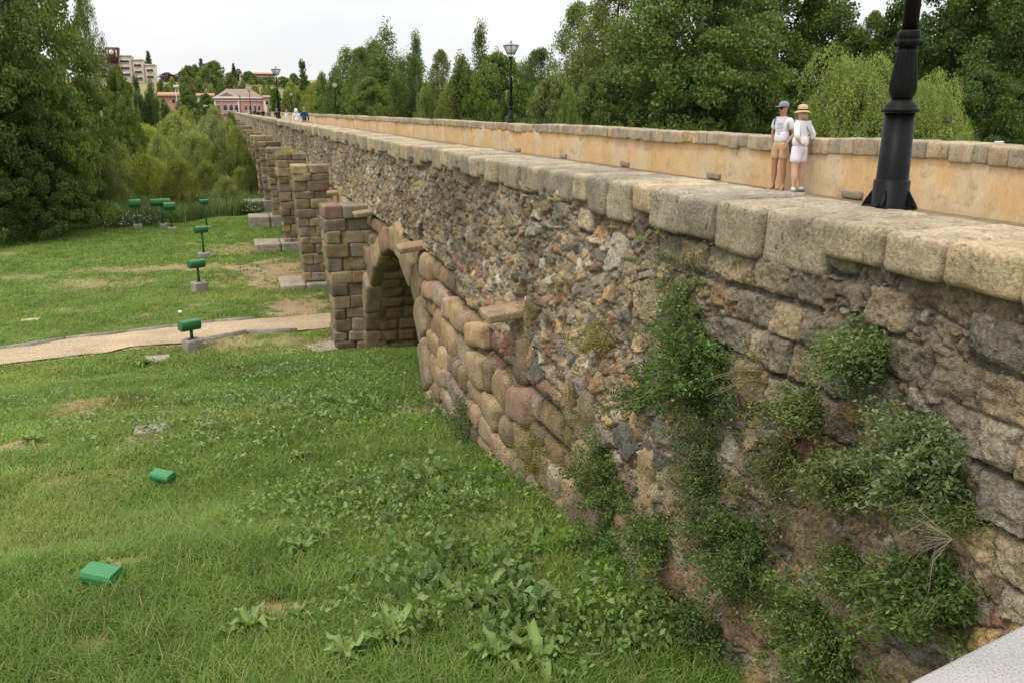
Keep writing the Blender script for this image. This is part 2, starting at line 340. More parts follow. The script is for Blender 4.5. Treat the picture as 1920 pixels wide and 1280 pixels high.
kerb(P_up[:4], 'low pale kerb strip along the far side of the dirt path'); kerb(P_lo[3:5], 'short pale kerb strip along the near side of the dirt path by the bridge pier')

# ------------------------------------------------------------------ bridge
RUBP = [(.30, .215, .12), (.34, .25, .14), (.26, .20, .125), (.37, .28, .155), (.23, .19, .135), (.33, .22, .11), (.42, .28, .11), (.20, .165, .115), (.30, .19, .11), (.34, .29, .21), (.46, .41, .31), (.18, .155, .13), (.26, .195, .12), (.38, .24, .10), (.30, .25, .17), (.25, .12, .075), (.34, .245, .14), (.29, .215, .13), (.145, .125, .105), (.27, .17, .10)]
BLKP = [(.30, .21, .12), (.33, .235, .135), (.26, .19, .115), (.28, .215, .14), (.35, .255, .15), (.23, .17, .11), (.30, .24, .17), (.29, .185, .12)]
SQP = [(.36, .285, .18), (.31, .26, .175), (.42, .325, .195), (.27, .225, .16), (.36, .30, .205), (.46, .33, .175), (.28, .245, .185), (.40, .29, .16)]
XW = 2.6; XB = 11.65; AR = 3.05; ACZ = -.5; AY0 = 14.7; AP = 7.0; NARCH = 26
bridge = empty('stone_bridge', (7.5, 17.8, 0), 0, 'long old stone bridge with rubble parapet, arches and ochre plastered inner wall', 'bridge')
bridge.location = (0, 0, 0)
def Xf(z): return np.interp(z, [-1, .5, 4.3, 5], [XW, XW, XW+.30, XW+.34])
def zbound(Y): return np.interp(Y, [0, 4.5, 6, 9, 12, 300], [1.2, 1.75, 2.35, 2.62, 2.95, 2.95])
def wall_patch(y0, y1, dy, z0, z1, dz, near):
    ys = np.arange(y0, y1+dy, dy); zs = np.arange(z0, z1+dz*.5, dz); Y, Z = np.meshgrid(ys, zs, indexing='ij')
    wv = .06*(fbm(Y*3, Z*3, 0, 101, 2)-.5)+.055*(fbm(Y*13, Z*13, 0, 102, 3)-.5); Yw = Y+wv*1.5; Zw = Z+.08*(fbm(Y*3+9, Z*3, 0, 103, 2)-.5)+.05*(fbm(Y*13+5, Z*13, 0, 133, 3)-.5)
    f1, f2, ida, oxa, oya = worley(Yw/.145, Zw/.11, 110); ea = (f2-f1)*.12
    f1b, f2b, idb, oxb, oyb = worley(Yw/.42, Zw/.27, 120); eb = (f2b-f1b)*.33
    f1c, f2c, idc, oxc, oyc = worley(Yw/.07, Zw/.055, 130); ec = (f2c-f1c)*.058
    big = (np.mod(idb*57.3, 1) < np.where((Z < 2.7) & (Y < 8), .62, np.where((Y < 4.2), .45, np.where(Y < 6, .18, .07))))
    e = np.where(big, np.minimum(eb, .12), np.minimum(ea, .07)); idv = np.where(big, idb, ida)
    dq, idq = bricks(Y+.05*(fbm(Y*2, Z*6, 0, 160, 2)-.5)+.025*(fbm(Y*14, Z*14, 0, 102, 3)-.5), Z+.07*(fbm(Y*1.1, Z*1.2, 0, 161, 2)-.5)+.03*(fbm(Y*13+5, Z*13, 0, 133, 3)-.5), .20, .28, 127); qz = (Y < 4.5+1.2*(fbm(Z*2.2, Y*.8, 0, 128, 2)-.5)-1.1*np.clip(3.3-Z, 0, 1)) & (Z > 3.55-.55*sstep(3.2, 2.5, Y)+.5*(fbm(Y*1.5, 0, 0, 129, 2)-.5)) | ((Z > 3.95) & (Y < 9) & (np.mod(idq*77.7, 1) < .5)); qz = qz & (np.mod(idq*53.1, 1) < .66); big = big & ~qz
    small = (~big)&(~qz) & (np.mod(ida*91.7, 1) < .42); e = np.where(small, np.minimum(ec, np.maximum(ea, .0)*1.2), e); idv = np.where(small, idc+ida, idv)
    e = np.where(qz, dq, e); idv = np.where(qz, idq, idv)
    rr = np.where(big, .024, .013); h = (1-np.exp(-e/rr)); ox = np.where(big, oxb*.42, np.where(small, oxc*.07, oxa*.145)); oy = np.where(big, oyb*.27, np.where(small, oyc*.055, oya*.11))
    tilt = (ox*(np.mod(idv*71.3, 1)-.5)+oy*(np.mod(idv*37.9, 1)-.62))*np.where(big, .30, .5); tilt = np.where(qz, (fbm(Y*3.5, Z*3.5, 0, 126, 3)-.5)*.05, tilt)
    amp = np.where(qz, .038, np.where(big, .05, np.where(small, .018, .032))); proud = (np.mod(idv*313.3, 1)-.45)*np.where(big, .05, .035)
    D = h*amp+(proud+tilt)*sstep(0, .5, h)+(fbm(Y*9, Z*9, 0, 105, 3)-.5)*.06+(fbm(Y*34, Z*34, 0, 106, 3)-.5)*.026+(fbm(Y*1.1, Z*1.1, 0, 107, 2)-.5)*.12
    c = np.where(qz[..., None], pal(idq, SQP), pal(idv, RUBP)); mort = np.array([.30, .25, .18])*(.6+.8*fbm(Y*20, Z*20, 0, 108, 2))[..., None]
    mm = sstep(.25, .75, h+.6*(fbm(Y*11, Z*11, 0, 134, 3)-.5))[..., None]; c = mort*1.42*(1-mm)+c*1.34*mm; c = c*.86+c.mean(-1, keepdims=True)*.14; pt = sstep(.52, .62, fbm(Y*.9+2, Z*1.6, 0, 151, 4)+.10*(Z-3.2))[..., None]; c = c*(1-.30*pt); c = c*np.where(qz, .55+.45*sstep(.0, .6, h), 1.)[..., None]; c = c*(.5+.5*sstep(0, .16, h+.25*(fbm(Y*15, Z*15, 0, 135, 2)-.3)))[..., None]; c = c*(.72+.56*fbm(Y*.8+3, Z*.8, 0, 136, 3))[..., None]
    gw = (sstep(3.3, 4.1, Z+1.4*(fbm(Y*1.2, Z*1.5, 0, 109, 3)-.5))*.36)[..., None]; c = c*(1-gw)+np.array([.22, .195, .155])*(.55+.9*fbm(Y*12, Z*12, 0, 99, 3))[..., None]*gw
    # lower coursed zone
    zb = zbound(Y)+.35*(fbm(Y*1.3, 0, 0, 140, 2)-.5)*(Y < 12)
    d2, idl = bricks(Y, Z+.03*(fbm(Y*2, Z*2, 0, 141)-.5), .29, .5, 150); h2 = 1-np.exp(-d2/.035)
    D2 = h2*.10+(fbm(Y*8, Z*8, 0, 142, 3)-.5)*.04-.06; c2 = pal(idl, BLKP)*(.45+.55*h2[..., None]); lw = (Z < zb) & (Y > 5.5)
    D = np.where(lw, D2, D); c = np.where(lw[..., None], c2, c)
    # a socket above each water spout
    k = np.round((Y-8.05)/4.6); ycn = 8.05+.05+k*4.6; hole = (np.abs(Y-ycn) < .15) & (Z > 3.02) & (Z < 3.34-.9*np.abs(Y-ycn)) & (k >= 0) & (Y < 60)
    D = np.where(hole, np.minimum(D, 0)-.20, D)
    ac = AY0+AP*np.clip(np.round((Y-AY0)/AP), 0, NARCH-1); dr = np.sqrt((Y-ac)**2+np.maximum(Z-ACZ, 0)**2); D = D*sstep(AR, AR+.08, dr)
    X = Xf(Z)-D
    nu, nv = Y.shape; F = grid_faces(nu, nv); ins = (dr < AR+.02).ravel(); keep = ~(ins[F].any(1)) if near != 1 else np.ones(len(F), bool)
    return np.stack([X, Y, Z], -1).reshape(-1, 3), F[keep][:, ::-1], c.reshape(-1, 3)
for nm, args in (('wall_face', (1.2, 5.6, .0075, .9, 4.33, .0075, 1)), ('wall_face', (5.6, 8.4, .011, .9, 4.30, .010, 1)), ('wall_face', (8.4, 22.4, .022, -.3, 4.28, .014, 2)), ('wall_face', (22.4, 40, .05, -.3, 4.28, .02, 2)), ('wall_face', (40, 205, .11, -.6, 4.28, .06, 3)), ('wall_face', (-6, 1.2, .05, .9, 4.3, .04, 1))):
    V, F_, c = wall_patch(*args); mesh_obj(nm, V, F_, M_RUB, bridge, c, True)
# coursed pillow blocks of the lower wall, arch rings
rs = random.Random(3)
pil = MB(); z = .6
def ringdist(Y, Z):
    k = min(max(round((Y-AY0)/AP), 0), NARCH-1); c = AY0+AP*k; return math.hypot(Y-c, max(Z-ACZ, 0)) if Y > AY0-3.8 else 9
row = 0; z = -.15
while z < 2.95:
    hh = rs.uniform(.2, .44); y = 5.0+rs.uniform(-.2, .2); row += 1
    while y < 75:
        near = y < 12.; L_ = rs.uniform(.26, .8) if near else rs.uniform(.35, .8)
        yc = y+L_/2; zc = z+hh/2+(rs.uniform(-.05, .05) if near else 0)
        gnd = float(np.interp(yc, YS, ZS)); top = float(zbound(yc))+(.45*(rs.random()-.62) if near else -.02)
        if zc > gnd-.15 and zc+hh/2 < top and ringdist(yc, zc) > AR+.5+L_*.3:
            cc = BLKP[rs.randrange(8)]; k = rs.uniform(.85, 1.35); cc = (cc[0], cc[1]*rs.uniform(.96, 1.08), cc[2]*rs.uniform(.95, 1.18)); hl = L_/2*(1.02 if near else .98); hv = hh/2*(1.06 if near else .99)
            rblock(pil, (float(Xf(np.array(zc)))+.155-rs.uniform(0, .08 if near else .05), yc, zc), (.22, hl, hv), min(hv, hl)*(rs.uniform(.42, .75) if near else .4), [q*k for q in cc], (rs.uniform(-.25, .25) if near else rs.uniform(-.04, .04), rs.uniform(-.06, .06), rs.uniform(-.05, .05)), .045 if near else .018, 6, T9 if yc < 20 else T6, row)
        y += L_
    z += hh
# larger boulders low down in the near wall
for (bx, by, sy, sz) in ((1250, 965, .17, .30), (1230, 1080, .2, .2), (1480, 1230, .2, .26), (1075, 800, .12, .3), (950, 680, .2, .3), (1000, 900, .2, .26), (1140, 1010, .17, .2), (1350, 1090, .22, .22), (1610, 1120, .16, .12), (1180, 900, .13, .25), (1040, 760, .12, .24), (1420, 905, .16, .12)):
    p = onx(bx, by, XW-.03); cc = BLKP[rs.randrange(8)]
    rblock(pil, (float(Xf(np.array(p[2])))+.10, p[1], p[2]), (.17, sy*.85, sz*.85), min(sy, sz)*.42, [q*.85 for q in cc], (rs.uniform(-.3, .3), 0, 0), .075, 5, T14, 5, .25)
pil.build('coursed_blocks', M_BLK, bridge, True)
# squared blocks just under the coping near the lamp
sq = MB()
for (y0, ln, z0, hh) in ((2.62, .34, 2.42, .26),) or ((1.9, .38, 3.72, .36), (2.32, .36, 3.7, .38), (2.74, .42, 3.74, .33), (3.2, .44, 3.7, .36), (3.68, .3, 3.72, .34), (4.05, .3, 3.75, .3), (1.7, .42, 3.28, .38), (2.15, .36, 3.26, .36), (2.55, .4, 3.3, .34), (3.0, .42, 3.34, .30), (1.9, .5, 2.84, .38), (2.45, .42, 2.86, .36), (5.2, .3, 3.8, .28), (6.1, .3, 3.78, .3), (7.4, .34, 3.8, .28), (3.9, .34, 2.7, .26)):
    zc = z0+hh/2; n_ = rs.randrange(5)
    rblock(sq, (float(Xf(np.array(zc)))+.12-rs.uniform(0, .03), y0+ln/2, zc), (.17, ln/2+.002, hh/2), .03, [(.29, .235, .155), (.26, .22, .16), (.33, .26, .16), (.22, .19, .145), (.29, .245, .175)][n_], (rs.uniform(-.05, .05), .3, rs.uniform(-.03, .03)), .04, 6, T14, 9, .3)
sq.build('squared_blocks', M_COP, bridge, True)
# arches: ring of voussoirs + barrel
for k in range(NARCH-8):
    yc = AY0+AP*k; vs = MB(); n = 17; rv = random.Random(50+k); a = math.radians(-4)
    hi = k < 3
    while a < math.radians(184):
        da = rv.uniform(.13, .26) if hi else .2; am = a+da/2; ln = rv.uniform(.42, .62); rm = AR+ln/2-.02
        cc = BLKP[rv.randrange(8)]; kk = rv.uniform(.9, 1.2); jut = rv.uniform(0, .07)
        y_, z_ = yc+math.cos(am)*rm, ACZ+math.sin(am)*rm
        if z_ > -.3: rblock(vs, (float(Xf(np.array(z_)))+.2-jut, y_, z_), (.26, ln/2, rm*da/2*.98), .085 if hi else .06, [q*kk for q in cc], (am, 0, 0), .018, 5, T9 if hi else T6, k)
        a += da
    if vs.V: vs.build('arch_ring', M_BLK, bridge, True)
    th = np.linspace(-math.radians(9), math.pi+math.radians(9), 260 if k == 0 else 60); xs = np.arange(XW+.26, XB, .035 if k == 0 else .15)
    TH, XX = np.meshgrid(th, xs, indexing='ij')
    d_, idl = bricks(XX, np.where(TH < math.pi/2, TH, TH+7)*AR, .30, .46, 200+k); h = 1-np.exp(-d_/.02); Rr = AR-.0+.04-h*.05-(fbm(XX*6, TH*18, 0, 210, 3)-.5)*.03
    Rr = Rr-.02
    zz = ACZ+np.where((TH < 0), TH*AR, np.where(TH > math.pi, -(TH-math.pi)*AR, Rr*np.sin(TH))); yy = yc+np.where((TH < 0), Rr, np.where(TH > math.pi, -Rr, Rr*np.cos(TH)))
    cb = pal(idl, BLKP)*(.45+.5*h[..., None])
    mesh_obj('arch_barrel', np.stack([XX, yy, zz], -1).reshape(-1, 3), grid_faces(*XX.shape)[:, ::-1], M_BLK, bridge, cb.reshape(-1, 3), True)
# buttress piers
rp_ = random.Random(12)
for k in range(18):
    yb = 17.75+AP*k; mb = MB(); gnd = float(np.interp(yb, YS, ZS)); z = gnd-.1; top = [3.2, 3.3, 3.35][k % 3] if k else 3.02; x0 = [1.96, 1.90, 1.86, 1.86][min(k, 3)]; row = 0; tp = T9 if k < 3 else T6
    while z < top:
        hh = rp_.uniform(.21, .31); row += 1; sp = x0+(XW-x0)*(.62 if row % 2 else .4)+rp_.uniform(-.06, .06)
        x0_ = x0-.04*max(0, z)
        for (a, b) in ((x0_, sp), (sp, float(Xf(np.array(z)))+.2)):
            cc = BLKP[rp_.randrange(8)]; kk = rp_.uniform(.7, 1.15); cc = (cc[0]*.97, cc[1]*1.06, cc[2]*rp_.uniform(1., 1.22)); j = rp_.uniform(-.035, .03) if z+hh < top else .0
            rblock(mb, ((a+b)/2+(j if a == x0_ else 0), yb+.45+rp_.uniform(-.03, .03), z+hh/2), ((b-a)/2-.003, .46, hh/2+.004), .038, [q*kk for q in cc], (rp_.uniform(-.015, .015), rp_.uniform(-.02, .02), rp_.uniform(-.03, .03)), .045, 5, tp, k*30+row, .3)
        z += hh
    mb.box((x0+.045, yb+.05, gnd-.3), (XW+.2, yb+.85, z-.06), (.22, .165, .11)); mb.build('pier', M_BLK, bridge, True)
    if 1 <= k <= 5:
        pb = MB(); ex = [0, .35, .75, .75, .8, .8][k]; hp = [0, .12, .34, .5, .55, .4][k]; rows = 1 if hp < .3 else 2
        for r_ in range(rows):
            for q in range(2):
                rblock(pb, (x0-ex/2+.1+(q-.5)*(.55+ex*.5)+.12, yb+.45, gnd-.02+hp*(r_+.5)/rows), ((.55+ex*.5)/2-.01, .75, hp/rows/2+(.05 if r_ == 0 else 0)), .03, [(.36, .31, .24), (.31, .28, .23)][q], amp=.01, tpl=T6)
        pb.build('plinth', M_BLK, bridge, True)
    elif k == 0:
        pb = MB(); rblock(pb, (1.75, yb+.25, -.0), (.35, .35, .06), .03, (.38, .33, .26), (0, 0, .3), amp=.01, tpl=T6); pb.build('plinth', M_BLK, bridge, True)
# water spouts
for k in range(10):
    y = 8.05+4.6*k; mb = MB(); rblock(mb, (2.76, y+.07, 2.98), (.36, .18, .045), .022, (.34, .25, .16), (.06, -.10+.03*math.sin(k*5), .04*math.sin(k*3)), .014, 8, T9, k)
    mb.build('waterspout', M_BLK, bridge, True)
# copings
def coping(y0, y1, xa, xb, zb_, zt, name, seed, tpl_near):
    r = random.Random(seed); mb = MB(); y = y0; cuts = []
    while y < y1:
        L_ = r.uniform(.26, .48) if y < 60 else r.uniform(.7, 1.4)
        lampst = name == 'near' and 3.25 < y < 3.6
        if lampst: L_ = .54
        cc = [(.42, .345, .235), (.37, .315, .225), (.46, .36, .225), (.33, .29, .22), (.39, .335, .25)][r.randrange(5)]; kk = r.uniform(.88, 1.12)
        dz = (float(fbm(y*.35, seed, 0, 5, 2))-.5)*.10+r.uniform(-.006, .006); dx = (float(fbm(y*.3, seed+3, 0, 6, 2))-.5)*.16+r.uniform(-.012, .012)
        if name == 'near': dz *= .7 if y > 8 else .3; dx = dx*.6+(.045 if y < 3.7 else 0)
        zb2 = zb_+(-.05 if lampst else .07 if y < 3.3 else r.uniform(-.05, .06) if name == 'near' else r.uniform(-.02, .03))
        rblock(mb, ((xa+xb)/2+dx, y+L_/2, (zb2+zt)/2+dz/1), ((xb-xa)/2+r.uniform(-.02, .02), L_/2-(.005 if y < 12 else -.003), (zt-zb2)/2), .04 if y < 12 else .034, [q*kk for q in cc], (r.uniform(-.01, .01), r.uniform(-.015, .015), r.uniform(-.015, .015)), .022, 5, T14 if y < 9 and tpl_near else (T9 if y < 30 else T6), seed+int(y*7), .1)
        y += L_
    mb.box((xa+.15, y0, zb_+.09), (xb-.06, y1, zt-.05), (.07, .06, .045)); return mb.build('coping', M_COP, bridge, True)
coping(-3, 208, 2.81, 3.52, 4.21, 4.47, 'near', 3, True)
coping(-3, 208, 10.87, 11.6, 4.19, 4.48, 'far', 8, False)
# deck, inner faces, outer far face
def m_plaster():
    m, nt, b = mat_new('ochre_plaster'); g = N(nt, 'ShaderNodeNewGeometry'); mp = N(nt, 'ShaderNodeMapping'); mp.inputs['Scale'].default_value = (1, 1, .45); nt.links.new(g.outputs['Position'], mp.inputs[0])
    def noise(s, d=6, r=.65, v=mp.outputs[0]): n = N(nt, 'ShaderNodeTexNoise', Scale=s, Detail=d, Roughness=r); nt.links.new(v, n.inputs['Vector']); return n.outputs[0]
    c = ramp(nt, noise(1.6), [(.25, (.44, .30, .15)), (.42, (.58, .385, .185)), (.6, (.63, .44, .225)), (.78, (.66, .52, .32))])
    c = mixc(nt, 'MIX', ramp(nt, noise(.9, 8, .7), [(.47, 0.), (.58, .8)]), c, (.60, .50, .34))
    c = mixc(nt, 'MIX', ramp(nt, noise(2.7, 9, .75, g.outputs['Position']), [(.54, 0.), (.62, .65)]), c, (.34, .28, .20))
    c = mixc(nt, 'MULTIPLY', 1, c, ramp(nt, noise(30., 5, .7), [(.3, .85), (.7, 1.12)])); nt.links.new(c, b.inputs['Base Color']); b.inputs['Roughness'].default_value = .9; b.inputs['Specular IOR Level'].default_value = .15
    bp = N(nt, 'ShaderNodeBump', Strength=.4, Distance=.01); nt.links.new(noise(12., 8, .7, g.outputs['Position']), bp.inputs['Height']); nt.links.new(bp.outputs[0], b.inputs['Normal']); return m
M_PLA = m_plaster()
def face_sheet(name, x, y0, y1, z0, z1, dy, dz, amp, mat, flip, col=(1, 1, 1)):
    ys = np.arange(y0, y1+dy, dy); zs = np.arange(z0, z1+dz*.5, dz); Y, Z = np.meshgrid(ys, zs, indexing='ij'); X = x+(fbm(Y*1.5, Z*2, 0, 301, 3)-.5)*amp
    F_ = grid_faces(*Y.shape); return mesh_obj(name, np.stack([X, Y, Z], -1).reshape(-1, 3), F_ if flip else F_[:, ::-1], mat, bridge, np.broadcast_to(np.array(col), (Y.size, 3)), True)
face_sheet('plaster_wall', 10.95, -3, 208, 3.36, 4.3, .12, .06, .05, M_PLA, False)
face_sheet('inner_wall', 3.46, -3, 208, 3.36, 4.2, .4, .1, .03, M_PLA, True)
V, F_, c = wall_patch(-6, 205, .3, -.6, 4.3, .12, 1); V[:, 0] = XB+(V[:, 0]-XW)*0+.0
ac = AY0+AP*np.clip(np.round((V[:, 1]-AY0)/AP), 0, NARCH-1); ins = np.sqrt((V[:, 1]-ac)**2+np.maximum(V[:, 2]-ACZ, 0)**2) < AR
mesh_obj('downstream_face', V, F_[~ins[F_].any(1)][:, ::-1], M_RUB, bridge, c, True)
M_DECK = m_stone('deck_paving', bump=.3, lichen=.2, base=(.42, .35, .26), dark=.15)
dk = MB(); dk.box((3.4, -6, 3.1), (11.1, 240, 3.4)); dk.build('deck', M_DECK, bridge)
dm = MB(); dm.box((XW+.3, -6, .5), (XB-.1, AY0-AR-.2, 3.09)); dm.box((3.24, -6, 3.0), (3.42, 207, 4.25)); dm.build('core', M_BLK, bridge)
# drain stones at the foot of the far parapet
for k, (qx, qy) in enumerate(((918*1, 0), (0, 0), (0, 0), (0, 0), (0, 0))):
    y = 12.9+4.75*k; mb = MB(); 
    rblock(mb, (10.93, y, 3.49), (.05, .26, .07), .03, (.33, .28, .21), (.02, 0, 0), .02, 6, T9, k); mb.build('drain_stone', M_COP, bridge, True)
# foreground granite parapet
A = onz(1690, 1280, 4.1)[:2]; B = onz(1920, 1165, 4.1)[:2]; d = (B-A)/np.linalg.norm(B-A); s = np.array([d[1], -d[0]])
gp = empty('granite_parapet', (float(A[0]), float(A[1]), 0), 0, 'pale speckled granite parapet top in the bottom right corner, nearest the viewer', 'parapet')
def m_granite():
    m, nt, b = mat_new('granite'); g = N(nt, 'ShaderNodeNewGeometry'); n = N(nt, 'ShaderNodeTexNoise', Scale=230., Detail=3., Roughness=.8); nt.links.new(g.outputs['Position'], n.inputs['Vector'])
    n2 = N(nt, 'ShaderNodeTexNoise', Scale=9., Detail=5.); nt.links.new(g.outputs['Position'], n2.inputs['Vector'])
    c = ramp(nt, n.outputs[0], [(.33, (.20, .185, .19)), (.45, (.38, .36, .345)), (.6, (.48, .46, .43))]); c = mixc(nt, 'MULTIPLY', 1, c, ramp(nt, n2.outputs[0], [(.3, .88), (.7, 1.08)])); nt.links.new(c, b.inputs['Base Color']); b.inputs['Roughness'].default_value = .8
    bp = N(nt, 'ShaderNodeBump', Strength=.4, Distance=.002); nt.links.new(n.outputs[0], bp.inputs['Height']); nt.links.new(bp.outputs[0], b.inputs['Normal']); return m
M_GRAN = m_granite()
def slab(name, t0, t1, w0, w1, z0, z1, bev):
    Vs = []; prof = [(w0, z0), (w0, z1-bev), (w0+bev*.3, z1-bev*.3), (w0+bev, z1), (w1, z1), (w1, z0)]
    for t in (t0, t1):
        for (ww, zz) in prof: p = d*t+s*ww; Vs.append([p[0], p[1], zz])
    n = len(prof); Fq = [[i, (i+1) % n, n+(i+1) % n, n+i] for i in range(n)]
    mesh_obj(name, Vs, [np.array(Fq), np.array([list(range(n))[::-1], [n+i for i in range(n)]])], M_GRAN, gp)
slab('cap_slab', -1.3, .34, 0, .42, 4.0, 4.1, .012); slab('cap_slab', .345, 2.2, 0, .42, 4.0, 4.1, .012); slab('parapet_body', -1.3, 2.2, .04, .36, .6, 3.998, .004)

# ------------------------------------------------------------------ foliage
def leaves(cen, L_, W_, up=0., droop=0., seed=0, col=(1, 1, 1), var=.3, cvar=None, out=None):
    """diamond leaf quads, one per centre"""
    r = np.random.RandomState(seed); n = len(cen); d = r.normal(size=(n, 3)); d[:, 2] += up-droop; 
    if out is not None: d += out
    d /= np.linalg.norm(d, axis=1, keepdims=True); h = r.normal(size=(n, 3)); s = np.cross(d, h); s /= np.linalg.norm(s, axis=1, keepdims=True)+1e-9
    k = r.uniform(.7, 1.3, (n, 1)); dd = d*L_*.5*k; ss = s*W_*.5*k
    V = np.stack([cen-dd, cen+ss, cen+dd, cen-ss], 1).reshape(-1, 3); F_ = np.arange(n*4).reshape(-1, 4)
    b = (1+var*(r.rand(n)*2-1)); c = np.array(col)*b[:, None]; c[:, 0] *= 1+.25*(r.rand(n)-.4)
    if cvar is not None: c *= cvar[:, None]
    return V, F_, np.repeat(c, 4, 0)
def crown_pts(kind, H, R, ncl, per, seed):
    r = np.random.RandomState(seed); C = []; tr = 0
    while len(C) < ncl and tr < 80000:
        tr += 1; t = r.rand(); a = r.rand()*2*math.pi; u = r.rand()**.42
        if kind == 'broad': pr = math.sin(math.pi*min(1, .08+t*.92)**.75)**.55; pr *= .68+.6*float(fbm(a*1.1+seed, t*3.2, seed, 7, 2))
        elif kind == 'spiky':
            i = r.randint(11); rr = np.random.RandomState(seed*50+i); sa = rr.rand()*6.28; sr = math.sqrt(rr.rand())*.78 if i else 0; sh = 1-.38*sr-.16*rr.rand()
            if i == 0: sh = 1
            zt = t*sh; rad = .36*(1-(t)**1.5)*(u)+.02; x = sr*(.55+.45*t)*math.cos(sa)+rad*math.cos(a); y = sr*(.55+.45*t)*math.sin(sa)+rad*math.sin(a); C.append((x*R, y*R, zt*H)); continue
        elif kind == 'column': pr = (1-abs(2*t-.8)**2.2*.9) if t < .9 else .25; pr = max(pr, .08)*(.75+.5*float(fbm(a*1.5+seed, t*5, seed, 7, 2)))
        elif kind == 'sparse': pr = math.sin(math.pi*min(1, .1+t*.9)**.8)**.6*(.55+.8*float(fbm(a*1.3+seed, t*3, seed, 7, 2)))
        elif kind == 'conifer': pr = (1-t)**.8*(.75+.25*math.sin(t*45))
        else: pr = math.sqrt(max(0, 1-(t*1.0)**2.2))*(.7+.55*float(fbm(a*1.3+seed, t*2.5, seed, 7, 2)))
        x, y, z = u*pr*R*math.cos(a), u*pr*R*math.sin(a), t*H
        if kind in ('sparse',) and float(vnoise(x*.7+seed, y*.7, z*.6, 9)) < .45: continue
        if kind == 'broad' and float(vnoise(x*.55+seed, y*.55, z*.5, 9)) < .30: continue
        C.append((x, y, z))
    C = np.array(C); return C
def tree_proto(name, kind, H, R, ncl, per, cl, leafL, leafW, col, seed, trunk=True, up=0., clz=.75, var=.3, base=.12):
    r = np.random.RandomState(seed+100); C = crown_pts(kind, H*(1-base), R, ncl, per, seed); C[:, 2] += H*base
    n = len(C)*per; cid = np.repeat(np.arange(len(C)), per); g = r.normal(size=(n, 3)); g /= np.maximum(1, np.linalg.norm(g, axis=1, keepdims=True)/1.9)
    P = C[cid]+g*np.array([cl, cl, cl*clz]); cv = (.78+.44*r.rand(len(C)))[cid]
    V, F_, c = leaves(P, leafL, leafW, up=up, seed=seed, col=col, var=var, cvar=cv)
    root = empty(name); cr = mesh_obj('crown', V, F_, M_LEAF, root, c)
    if trunk:
        mb = MB(); tr = H*.022+.05; mb.tube([(0, 0, -.3), (.02*R, 0, H*.2), (0, .03*R, H*.5), (.04*R, 0, H*.85)], [tr, tr*.8, tr*.5, tr*.1], 8)
        for i in range(14):
            q = C[r.randint(len(C))]; z0 = min(q[2]*.62, H*.8); m = np.array([q[0]*.45, q[1]*.45, z0+(q[2]-z0)*.35])
            mb.tube([(0, 0, z0), m, q], [tr*.4, tr*.25, tr*.06], 5, cap=False)
        b = mb.build('trunk', M_BARK, root); cc = np.ones((len(b.data.vertices), 4), np.float32); cc[:, :3] = (.17, .14, .11); b.data.color_attributes['Col'].data.foreach_set('color', cc.ravel())
    root['H'] = H; root['R'] = R; root['used'] = 0
    return root
def willow_proto(seed, col):
    r = np.random.RandomState(seed); H, R = 9., 5.; P = []; cv = []
    lumps = [(math.cos(q*2.4)*R*.8*math.sqrt((q+.5)/26), math.sin(q*2.4)*R*.8*math.sqrt((q+.5)/26), H*(.98-.5*((q+.5)/26)**1.3)*r.uniform(.82, 1.06), r.uniform(1.0, 1.9)) for q in range(26)]
    for i in range(2600):
        lx, ly, lz, lr = lumps[r.randint(26)]; a = r.rand()*6.283; u = math.sqrt(r.rand()); rr = u*lr; z0 = lz-(u**2)*lr*.75; ln = r.uniform(.3, 1.5)*(1.5 if u > .7 else 1); m = max(4, int(ln*20))
        t = np.sort(r.rand(m)); q = r.uniform(.72, 1.25); ox, oy = math.cos(a), math.sin(a)
        x = lx+(rr+.3*t)*ox+r.normal(size=m)*.10; y = ly+(rr+.3*t)*oy+r.normal(size=m)*.10; P.append(np.stack([x, y, np.maximum(z0-ln*t+r.normal(size=m)*.05, .3)], 1)); cv += [q]*m
    P = np.concatenate(P); V, F_, c = leaves(P, .15, .055, droop=.5, seed=seed, col=col, var=.28, cvar=np.array(cv)); root = empty('willow_tree'); mesh_obj('crown', V, F_, M_LEAF, root, c)
    mb = MB(); mb.tube([(0, 0, -.3), (.1, 0, 2), (0, .2, 4.5), (.2, 0, 7)], [.35, .28, .2, .06], 8, (.15, .12, .09))
    for i in range(12):
        a = i*.55; mb.tube([(0, 0, 2.5+i*.25), (1.5*math.cos(a), 1.5*math.sin(a), 5+.15*i), (3.2*math.cos(a), 3.2*math.sin(a), 6.)], [.13, .08, .03], 5, (.15, .12, .09), False)
    mb.build('trunk', M_BARK, root); root['H'] = H; root['R'] = R; root['used'] = 0; return root
G_ = (.115, .150, .045)
